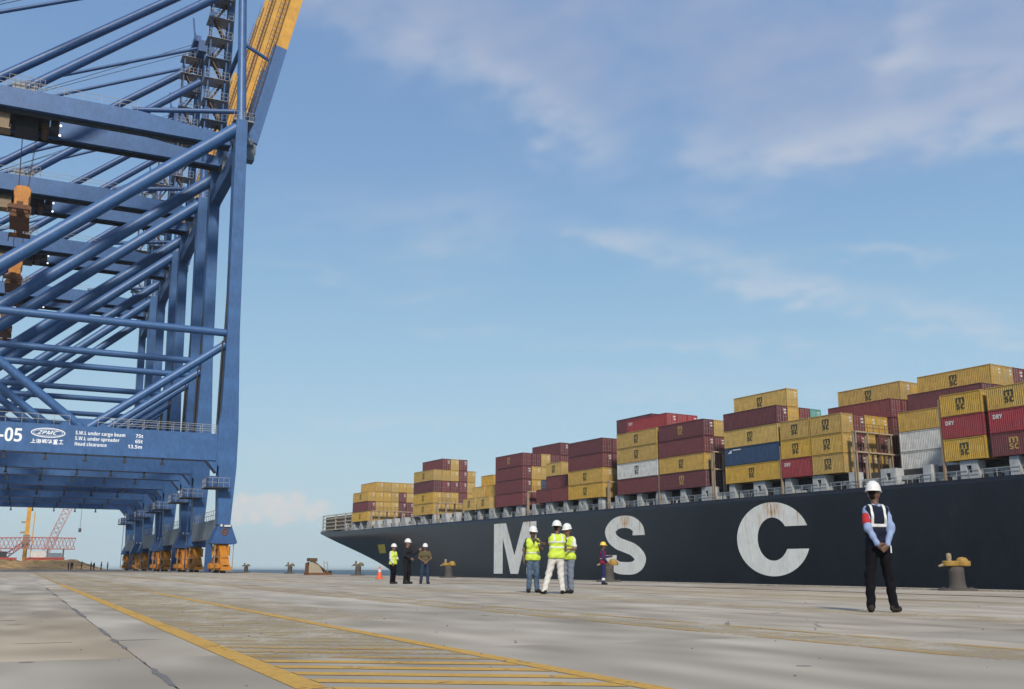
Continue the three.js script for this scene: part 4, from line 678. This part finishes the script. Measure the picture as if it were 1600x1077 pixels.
  if (c.vest) {
    const lowV = hipY - 0.06, vestB = torso.map((b, i) => [b[0].clone().lerp(b[1], i ? -0.04 : -0.13), b[1].clone().lerp(b[0], i ? -0.04 : -0.13), b[2], b[3]]), open = (x, y, z) => { const n = J.neck, r = Math.hypot(x - n.x, (y - n.y - 0.0) * 0.75, z - n.z - 0.035) - 0.075, wv = Math.max(0, (y - (hipY + 0.33)) * 0.32 - Math.abs(x - n.x)) * (z > lean[1] * 0.6 ? 1 : 0); return Math.max(-r, wv > 0 && z > n.z ? wv : -1); };
    const lowB = c.snug ? vestB : [...vestB, [V(0.085 * W, lowV + 0.05, 0), V(-0.085 * W, lowV + 0.05, 0), 0.112, 0.112]];
    const v = put('vest', dress(lowB, 0.055, 0.022, (x, y, z) => Math.max(lowV - y, open(x, y, z))), c.vest);
    if (c.bands !== 0) {
      const yb = c.bands || [hipY + 0.12, hipY + 0.25], cut = (x, y, z) => { let d = 1; for (const b of yb) d = Math.min(d, Math.abs(y - b) - 0.024); if (y > yb[yb.length - 1] && c.braces !== 0) { d = Math.min(d, Math.abs(Math.abs(x - lean[0] * 0.8) - 0.105) - 0.024); } return Math.max(d, open(x, y, z)); };
      put('reflective_band', dress(lowB, 0.055, 0.0275, (x, y, z) => Math.max(cut(x, y, z), lowV - y)), c.bandMat || BAND, v);
    }
  }
  const hat = new THREE.Mesh(hatShape, c.hat || M.hatWhite); hat.name = 'hard_hat'; hat.castShadow = hat.receiveShadow = true; const hp = hd(0, 0.062, -0.008).multiplyScalar(k); hat.position.copy(hp); hat.rotation.set((e.hatTilt || 0.04), hy, 0, 'YXZ'); hat.scale.setScalar(k * 0.93); o.add(hat);
  put('hair', solid([[hd(0, 0.03, -0.035), hd(0, -0.02, -0.04), 0.074, 0.052]], 0.03, 0.009, 0.004), fabric(0.012, 0.01, 0.01));
  put('eye', [0.032, -0.032].map((x) => new THREE.SphereGeometry(0.011, 8, 6).translate(...hd(x, 0.012, 0.076).toArray())).map((g) => { const t = g; return t; }), skinOf(0.25, 0.22, 0.2));
  put('mouth', (() => { const g = new THREE.SphereGeometry(0.02, 10, 6).scale(1, 0.28, 0.4); g.rotateY(hy).translate(...hd(0, -0.046, 0.087).toArray()); return g; })(), skinOf(0.14, 0.045, 0.04));
  return { o, k, put };
}
M.hatWhite = new THREE.MeshStandardMaterial({ color: rgb(0.68, 0.67, 0.64), roughness: 0.35 }); M.hatYellow = new THREE.MeshStandardMaterial({ color: rgb(0.75, 0.5, 0.06), roughness: 0.35 });
const denim = fabric(0.085, 0.125, 0.185), black = fabric(0.008, 0.008, 0.011), navy = fabric(0.014, 0.017, 0.032);
const stand = (w = 0.12, f = 0) => ({ knL: [w * 0.95, 0.5, 0.025], anL: [w * 1.15, 0.085, -0.01 + f], knR: [-w * 0.95, 0.5, 0.025], anR: [-w * 1.15, 0.085, -0.01 - f] });
{ // watching the ship, hands clasped behind the back
  const p = person({ label: 'person in navy vest and white hard hat, hands clasped behind, facing the ship', x: 11.45, s: 11.2, face: 156 * R, h: 1.9, fine: true, build: 0.88, snug: true, shirt: fabric(0.25, 0.32, 0.5), sleeve: 2, trousers: black, vest: navy, bands: [1.19], shoe: fabric(0.035, 0.03, 0.026), shirtLow: 0.9,
    pose: { ...stand(0.165), lean: [0, -0.012], headYaw: -0.75, toe: { L: -0.25, R: -0.95 }, elL: [0.2, 1.165, -0.12], wrL: [0.075, 0.925, -0.19], elR: [-0.2, 1.16, -0.115], wrR: [-0.075, 0.915, -0.205], haL: [-0.75, -0.62, -0.06], haR: [0.75, -0.55, -0.05], palmL: [0, 0.2, -1], palmR: [0, 0.1, -1], curl: 0.6 } });
  p.o.scale.set(0.86, 1, 0.9);
  p.put('armband', solid([[V(0.179, 1.31, -0.055), V(0.195, 1.235, -0.09), 0.07, 0.068]], 0.02, 0.008), fabric(0.4, 0.035, 0.04)).userData.label = 'red armband';
  p.put('badge', new THREE.BoxGeometry(0.055, 0.1, 0.006).rotateY(0.9).translate(-0.185, 0.86, -0.075), fabric(0.75, 0.75, 0.76)).userData.label = 'white card clipped at the hip';
  p.put('collar', solid([[V(0.045, 1.455, -0.035), V(-0.045, 1.455, -0.035), 0.045, 0.045]], 0.02, 0.008), fabric(0.25, 0.32, 0.5));
}
const three = 'three people talking in front of the letter M', trio = 'three people beside the traffic cone';
person({ label: 'person in yellow vest and jeans facing the camera, looking at a raised hand', group: three, x: 12.07, s: 23.7, face: -8 * R, h: 1.7, build: 0.92, shirt: fabric(0.035, 0.05, 0.04), sleeve: 0.62, trousers: denim, vest: HIVIS, bands: [1.08], braces: 0,
  pose: { ...stand(0.1, 0.03), headYaw: 0.15, hatTilt: 0.12, elL: [0.25, 1.17, 0.06], wrL: [0.12, 1.2, 0.27], elR: [-0.265, 1.16, -0.02], wrR: [-0.285, 0.9, 0.05], haL: [-0.4, 0.5, 0.6], palmL: [-0.6, 0.2, -0.5] } });
person({ label: 'person in yellow vest and white trousers seen from behind, pointing with one hand', group: three, x: 12.02, s: 22.3, face: 168 * R, h: 1.79, shirt: fabric(0.05, 0.05, 0.05), sleeve: 0.5, trousers: fabric(0.6, 0.57, 0.53), vest: HIVIS, bands: [1.14, 1.27], build: 0.98,
  pose: { lean: [-0.03, 0.04], twist: 0.1, headYaw: -0.6, knL: [0.19, 0.49, 0.05], anL: [0.335, 0.085, -0.03], knR: [-0.11, 0.5, 0.02], anR: [-0.15, 0.085, 0], elL: [0.25, 1.22, 0.2], wrL: [0.36, 1.3, 0.4], elR: [-0.25, 1.16, 0.05], wrR: [-0.17, 1.05, 0.26] } });
person({ label: 'person in yellow vest over white shirt, grey jeans, arms bent, head bowed', group: three, x: 12.6, s: 22.75, face: -62 * R, h: 1.74, build: 0.92, shirt: fabric(0.66, 0.65, 0.6), sleeve: 0.7, trousers: fabric(0.16, 0.18, 0.23), vest: HIVIS, bands: [1.08], braces: 0, skin: [0.2, 0.1, 0.065],
  pose: { ...stand(0.09, 0.03), lean: [0, 0.03], headYaw: 0.1, hatTilt: 0.16, elL: [0.25, 1.16, 0.04], wrL: [0.13, 1.13, 0.27], elR: [-0.25, 1.16, 0.04], wrR: [-0.1, 1.12, 0.27] } });
person({ label: 'shorter person in pale top with yellow vest low on the body, beside the cone', group: trio, x: 13.52, s: 38.9, face: 30 * R, h: 1.58, build: 0.9, shirt: fabric(0.55, 0.55, 0.5), sleeve: 2, trousers: black, vest: new THREE.MeshStandardMaterial({ color: rgb(0.6, 0.72, 0.08), roughness: 0.7 }), bands: 0, skin: [0.2, 0.1, 0.07],
  pose: { ...stand(0.08), elL: [0.23, 1.15, 0.03], wrL: [0.06, 1.1, 0.24], elR: [-0.22, 1.15, 0.03], wrR: [-0.2, 0.93, 0.12] } });
person({ label: 'tall person all in black, hand raised, between two others near the cone', group: trio, x: 14.0, s: 38.6, face: 40 * R, h: 1.77, build: 1.06, shirt: fabric(0.022, 0.022, 0.026), sleeve: 2, trousers: fabric(0.014, 0.014, 0.016), skin: [0.24, 0.12, 0.09],
  pose: { ...stand(0.13), elL: [0.27, 1.2, 0.12], wrL: [0.33, 1.36, 0.36], elR: [-0.26, 1.14, 0.03], wrR: [-0.12, 1.02, 0.23] } });
person({ label: 'person in olive camouflage shirt and jeans, hands folded in front', group: trio, x: 14.72, s: 38.5, face: -12 * R, h: 1.6, build: 1.12, shirt: fabric(0.105, 0.085, 0.045), sleeve: 0.8, trousers: fabric(0.03, 0.045, 0.08), skin: [0.2, 0.105, 0.075],
  pose: { ...stand(0.14), hatTilt: 0.1, elL: [0.28, 1.16, 0.06], wrL: [0.05, 0.96, 0.22], elR: [-0.28, 1.16, 0.06], wrR: [-0.05, 0.97, 0.22] } });
{
  const p = person({ label: 'worker in navy coverall and yellow hard hat standing beside a bollard', x: 21.15, s: 35.3, face: 60 * R, h: 1.68, shirt: fabric(0.03, 0.035, 0.1), sleeve: 2, trousers: fabric(0.026, 0.03, 0.09), hat: M.hatYellow, vest: fabric(0.2, 0.02, 0.045), bands: [1.1], braces: 0, bandMat: fabric(0.55, 0.55, 0.52),
    pose: { ...stand(0.1), elL: [0.24, 1.16, 0.08], wrL: [0.12, 1.2, 0.3], elR: [-0.25, 1.16, 0], wrR: [-0.2, 0.95, 0.16] } });
  p.put('leg_band', mergeGeometries([0.115, -0.115].map((x) => solid([[V(x, 0.2, 0), V(x, 0.24, 0.005), 0.075, 0.076]], 0.02, 0.012))), BAND);
}
{ // far figures at the end of the quay
  const dark = fabric(0.03, 0.032, 0.04), sk = skinOf(0.1, 0.06, 0.045), where = ['first of the far figures from the bank', 'second of the far figures from the bank', 'third of the far figures from the bank', 'fourth of the far figures from the bank', 'fifth of the far figures from the bank', 'sixth of the far figures from the bank', 'last far figure, beside the last crane'];
  [9.6, 10.2, 12.1, 14.1, 14.7, 16.0, 17.3].forEach((x, i) => {
    const o = thing('person', `tiny dark ${where[i]}`, 'person', 'far figures at the end of the quay', x, 0.004, -236 - rnd() * 4, rnd() * 6), h = 0.94 + rnd() * 0.1;
    const b = [[V(-0.1, 1.42, 0), V(0.1, 1.42, 0), 0.08, 0.08], [V(-0.08, 1.2, 0), V(0.08, 1.2, 0), 0.12, 0.12], [V(-0.08, 0.98, 0), V(0.08, 0.98, 0), 0.11, 0.11], [V(0.1, 0.9, 0), V(0.12, 0.5, 0.02), 0.1, 0.075], [V(0.12, 0.5, 0.02), V(0.13, 0.05, 0), 0.075, 0.06], [V(-0.1, 0.9, 0), V(-0.12, 0.5, 0.02), 0.1, 0.075], [V(-0.12, 0.5, 0.02), V(-0.13, 0.05, 0), 0.075, 0.06], [V(0.2, 1.4, 0), V(0.27, 1.12, 0.02), 0.055, 0.045], [V(0.27, 1.12, 0.02), V(0.24, 0.88, 0.08), 0.045, 0.035], [V(-0.2, 1.4, 0), V(-0.27, 1.12, 0.02), 0.055, 0.045], [V(-0.27, 1.12, 0.02), V(-0.24, 0.88, 0.08), 0.045, 0.035], [V(0, 1.45, 0), V(0, 1.55, 0), 0.05, 0.05], [V(0, 1.62, 0), V(0, 1.65, 0.01), 0.09, 0.1]];
    const g = solid(b, 0.05, 0.03, 0, (x2, y) => -y); g.scale(h, h, h); const m = new THREE.Mesh(g, i % 3 ? dark : fabric(0.12, 0.12, 0.13)); m.name = 'body'; m.castShadow = true; o.add(m);
    part('hard_hat', hatShape, M.hatWhite, o, V(0, 1.66 * h, 0));
  });
}
// ---------------------------------------------------------------- things on the quay
const bollardStem = join([new THREE.LatheGeometry([[0, 0.07], [0.34, 0.07], [0.3, 0.1], [0.265, 0.16], [0.25, 0.3], [0.245, 0.6], [0.25, 0.78], [0, 0.8]].map(([r, y]) => new THREE.Vector2(r, y)), 28)]);
const bollardBase = join([new THREE.CylinderGeometry(0.6, 0.64, 0.09, 28).translate(0, 0.035, 0)]), bolt = join([new THREE.CylinderGeometry(0.035, 0.035, 0.05, 6).translate(0, 0.095, 0)]);
const lobed = new THREE.Shape(); lobed.moveTo(-0.34, -0.13); lobed.bezierCurveTo(-0.15, -0.24, -0.06, -0.12, 0, -0.12); lobed.bezierCurveTo(0.08, -0.12, 0.14, -0.3, 0.34, -0.2); lobed.bezierCurveTo(0.47, -0.12, 0.47, 0.12, 0.34, 0.2); lobed.bezierCurveTo(0.14, 0.3, 0.08, 0.12, 0, 0.12); lobed.bezierCurveTo(-0.06, 0.12, -0.15, 0.24, -0.34, 0.13); lobed.bezierCurveTo(-0.42, 0.06, -0.42, -0.06, -0.34, -0.13);
const bollardHead = join([new THREE.ExtrudeGeometry(lobed, { depth: 0.1, bevelEnabled: true, bevelSize: 0.04, bevelThickness: 0.04, bevelSegments: 3, curveSegments: 8 }).rotateX(-Math.PI / 2).translate(0, 0.84, 0), new THREE.SphereGeometry(0.17, 16, 10).scale(1.15, 0.75, 1).translate(0.22, 0.98, 0)]);
const bollardHorn = join([new THREE.LatheGeometry([[0, 0.24], [0.07, 0.22], [0.09, 0.12], [0.075, 0], [0.11, -0.06]].map(([r, y]) => new THREE.Vector2(r, y)), 16).translate(-0.21, 1.0, 0), tube(V(-0.3, 0.88, 0), V(-0.58, 0.8, 0.02), 0.075, 10, 0.03)]);
const castIron = paint(0.1, 0.09, 0.08, 0.85), oldYellow = paint(0.46, 0.28, 0.05, 0.6), dullYellow = paint(0.2, 0.17, 0.11, 0.75);
[[22.5, 'yellow topped bollard behind the person in the navy vest', 1], [43.2, 'yellow topped bollard beside the worker in the coverall', 1], [64, 'yellow topped bollard between the letter M and the three people by the cone', 1], [84.4, 'dull bollard standing in front of the ship stern', 0], [108.8, 'dull bollard between the rusty frame and the far one near the crane', 0], [132.2, 'small far bollard next to the foot of the crane marked 05', 0]].forEach(([s, label, bright], i) => {
  const o = thing('mooring_bollard', label, 'bollard', 'bollards along the quay edge', 26.2, 0, -s, -0.5 + i * 0.05); o.scale.setScalar(i ? 1 : 0.92);
  const b = part('base_plate', bollardBase, castIron, o); for (let j = 0; j < 6; j++) part('bolt', bolt, castIron, b, V(0.47 * Math.cos(j * 1.047), 0, 0.47 * Math.sin(j * 1.047)));
  part('stem', bollardStem, castIron, o); part('head', bollardHead, bright ? oldYellow : dullYellow, o); part('horn', bollardHorn, bright ? paint(0.4, 0.33, 0.22, 0.7) : dullYellow, o);
});
{ // rusty wedge-shaped frame by the edge
  const o = thing('mooring_gear', 'rusty wedge shaped steel frame with a pale side plate near the quay edge', 'mooring gear', null, 24.6, 0, -91.5, 0.12), pale = paint(0.5, 0.44, 0.33, 0.8);
  part('skid', join([span(-1.1, 1.15, 0, 0.2, -0.6, -0.4), span(-1.1, 1.15, 0, 0.2, 0.4, 0.6), span(-1.05, -0.85, 0.02, 0.18, -0.39, 0.39), span(0.9, 1.1, 0.02, 0.18, -0.39, 0.39)]), M.rust, o);
  part('side_plate', join([slabOf([[-1.05, 0.2], [0.35, 0.2], [-0.1, 0.85], [-0.75, 1.15], [-1.05, 1.05]], 0.42, 0.5)]), pale, o); part('side_plate', join([slabOf([[-1.05, 0.2], [0.35, 0.2], [-0.1, 0.85], [-0.75, 1.15], [-1.05, 1.05]], -0.5, -0.42)]), M.rust, o);
  part('ramp', join([bar(V(-0.75, 1.35, 0), V(0.75, 0.25, 0), 0.8, 0.12), span(-0.95, -0.25, 1.2, 1.5, -0.41, 0.41)]), M.brown, o);
  part('pole', join([bar(V(0.55, 0.2, 0.3), V(0.42, 1.25, 0.3), 0.06), bar(V(0.85, 0.2, 0.3), V(0.75, 1.2, 0.3), 0.06), bar(V(0.42, 1.1, 0.3), V(0.75, 1.05, 0.3), 0.05)]), pale, o);
  part('roller', join([tube(V(1.0, 0.22, -0.5), V(1.0, 0.22, 0.5), 0.18, 14)]), M.dark, o);
}
{ // traffic cone
  const o = thing('traffic_cone', 'orange traffic cone with a white band beside the shorter person', 'cone', null, 19.0, 0, -57.0), or = new THREE.MeshStandardMaterial({ color: rgb(0.7, 0.1, 0.03), roughness: 0.5 });
  part('base', join([box(0, 0.025, 0, 0.42, 0.05, 0.42)]), or, o);
  const cone = (y0, y1, g) => { const r = (y) => mix(0.16, 0.03, (y - 0.05) / 0.7) + g; return new THREE.CylinderGeometry(r(y1), r(y0), y1 - y0, 24, 1).translate(0, (y0 + y1) / 2, 0); };
  part('cone', join([cone(0.05, 0.75, 0)]), or, o); part('band', join([cone(0.4, 0.56, 0.005)]), M.white, o);
}
// ---------------------------------------------------------------- works at the far end
function lattice(a, b, w0, w1, n, r, mat, parent, name) { // four-chord lattice from a to b
  const dir = b.clone().sub(a).normalize(), u = V(0, 0, 1).cross(dir).length() > 0.1 ? V(0, 0, 1).cross(dir).normalize() : V(1, 0, 0), v = dir.clone().cross(u), list = [], at = (i, p, q) => a.clone().lerp(b, i / n).addScaledVector(u, p * mix(w0, w1, i / n) / 2).addScaledVector(v, q * mix(w0, w1, i / n) / 2);
  for (const [p, q] of [[1, 1], [1, -1], [-1, -1], [-1, 1]]) list.push(tube(at(0, p, q), at(n, p, q), r, 6));
  for (let i = 0; i < n; i++) { const f = i % 2 ? 1 : -1; for (const [p, q, p2, q2] of [[1, 1, 1, -1], [1, -1, -1, -1], [-1, -1, -1, 1], [-1, 1, 1, 1]]) list.push(tube(f > 0 ? at(i, p, q) : at(i, p2, q2), f > 0 ? at(i + 1, p2, q2) : at(i + 1, p, q), r * 0.6, 5)); }
  return part(name, join(list), mat, parent);
}
{
  const D = -430;
  const t = thing('truss_gantry', 'pale red truss gantry on thin legs above the red deck box', 'gantry', 'red works at the far end', 0, 0, D);
  lattice(V(0.8, 9.6, 0), V(19, 9.6, 0), 4.2, 4.2, 14, 0.2, M.pink, t, 'truss'); lattice(V(-14, 9.2, 0), V(0.7, 9.6, 0), 4, 4, 10, 0.2, M.pink, t, 'truss');
  for (const x of [2.0, 9.5, 15.0, -12]) part('leg', join([span(x - 0.2, x + 0.2, -0.12, 7.6, -2, -1.6), span(x - 0.2, x + 0.2, -0.12, 7.6, 1.6, 2)]), M.brown, t);
  const d = thing('deck_box', 'long red steel box with white cabin on top, far end of quay', 'barge', 'red works at the far end', 9.2, -0.12, D + 4);
  part('box', join([span(-6.2, 6.2, 0, 3.9, -2.4, 2.4), span(-6.3, 6.3, 3.9, 4.3, -2.5, 2.5)]), M.red, d); part('cabin', join([span(-5.6, -0.6, 4.31, 6.6, -1.8, 1.8)]), M.white, d); part('cabin', join([span(0.2, 5.2, 4.31, 6.0, -1.8, 1.8)]), M.sill, d);
  const d2 = thing('deck_box', 'dark red steel box below the yellow piling mast', 'barge', 'red works at the far end', -7, -0.12, D + 3);
  part('box', join([span(-8, 6, 0, 4.2, -2.4, 2.4)]), M.red, d2); part('cabin', join([span(-7.5, -4.5, 4.21, 7, -1.8, 1.8)]), M.white, d2); part('cabin', join([span(-1, 2.5, 4.21, 6.4, -1.8, 1.8)]), M.dark, d2);
  const p = thing('piling_mast', 'slender yellow piling mast standing behind the truss gantry', 'mast', 'red works at the far end', 1.6, -0.12, D - 6);
  part('leader', join([span(-0.75, 0.75, 0, 46, -0.6, 0.6), span(1.9, 2.3, 0, 22, -0.2, 0.2)]), M.yellow, p); part('hammer', join([span(-1.2, 1.2, 8, 13, -1, 1), span(-2.4, -0.76, 13.5, 14.1, -0.6, 0.6), span(-2.4, -0.76, 17.5, 18, -0.6, 0.6)]), M.tan, p);
  const c = thing('lattice_crane', 'faded red crawler crane with a tall pale lattice boom', 'crane', 'red works at the far end', 7, -0.12, D - 40);
  part('crawler', join([span(-4.5, 4.5, 0, 1.6, -3.4, -2), span(-4.5, 4.5, 0, 1.6, 2, 3.4)]), M.dark, c); part('house', join([span(-5, 3, 1.61, 4.6, -2, 2)]), M.red, c); lattice(V(1.5, 4, 0), V(15, 40, 0), 2.6, 3.2, 18, 0.24, M.pale, c, 'boom');
  part('hook_rope', join([tube(V(15, 40, 0), V(15, 17, 0), 0.08, 5), box(15, 16.2, 0, 1.1, 1.6, 0.8)]), M.rope, c);
  const c2 = thing('lattice_crane', 'red lattice crane leaning away at the picture edge', 'crane', 'red works at the far end', -9, -0.12, D - 10);
  part('crawler', join([span(-4.5, 4.5, 0, 1.6, -3.4, -2), span(-4.5, 4.5, 0, 1.6, 2, 3.4)]), M.dark, c2); part('house', join([span(-4, 3, 1.61, 5, -2, 2)]), M.red, c2); lattice(V(3, 4, 0), V(-14, 24, 0), 2.4, 2.0, 14, 0.24, M.pink, c2, 'boom'); lattice(V(3, 4, 0), V(12, 11.5, 0), 1.6, 1.2, 6, 0.22, M.red, c2, 'jib');
}
renderer.render(scene, camera);
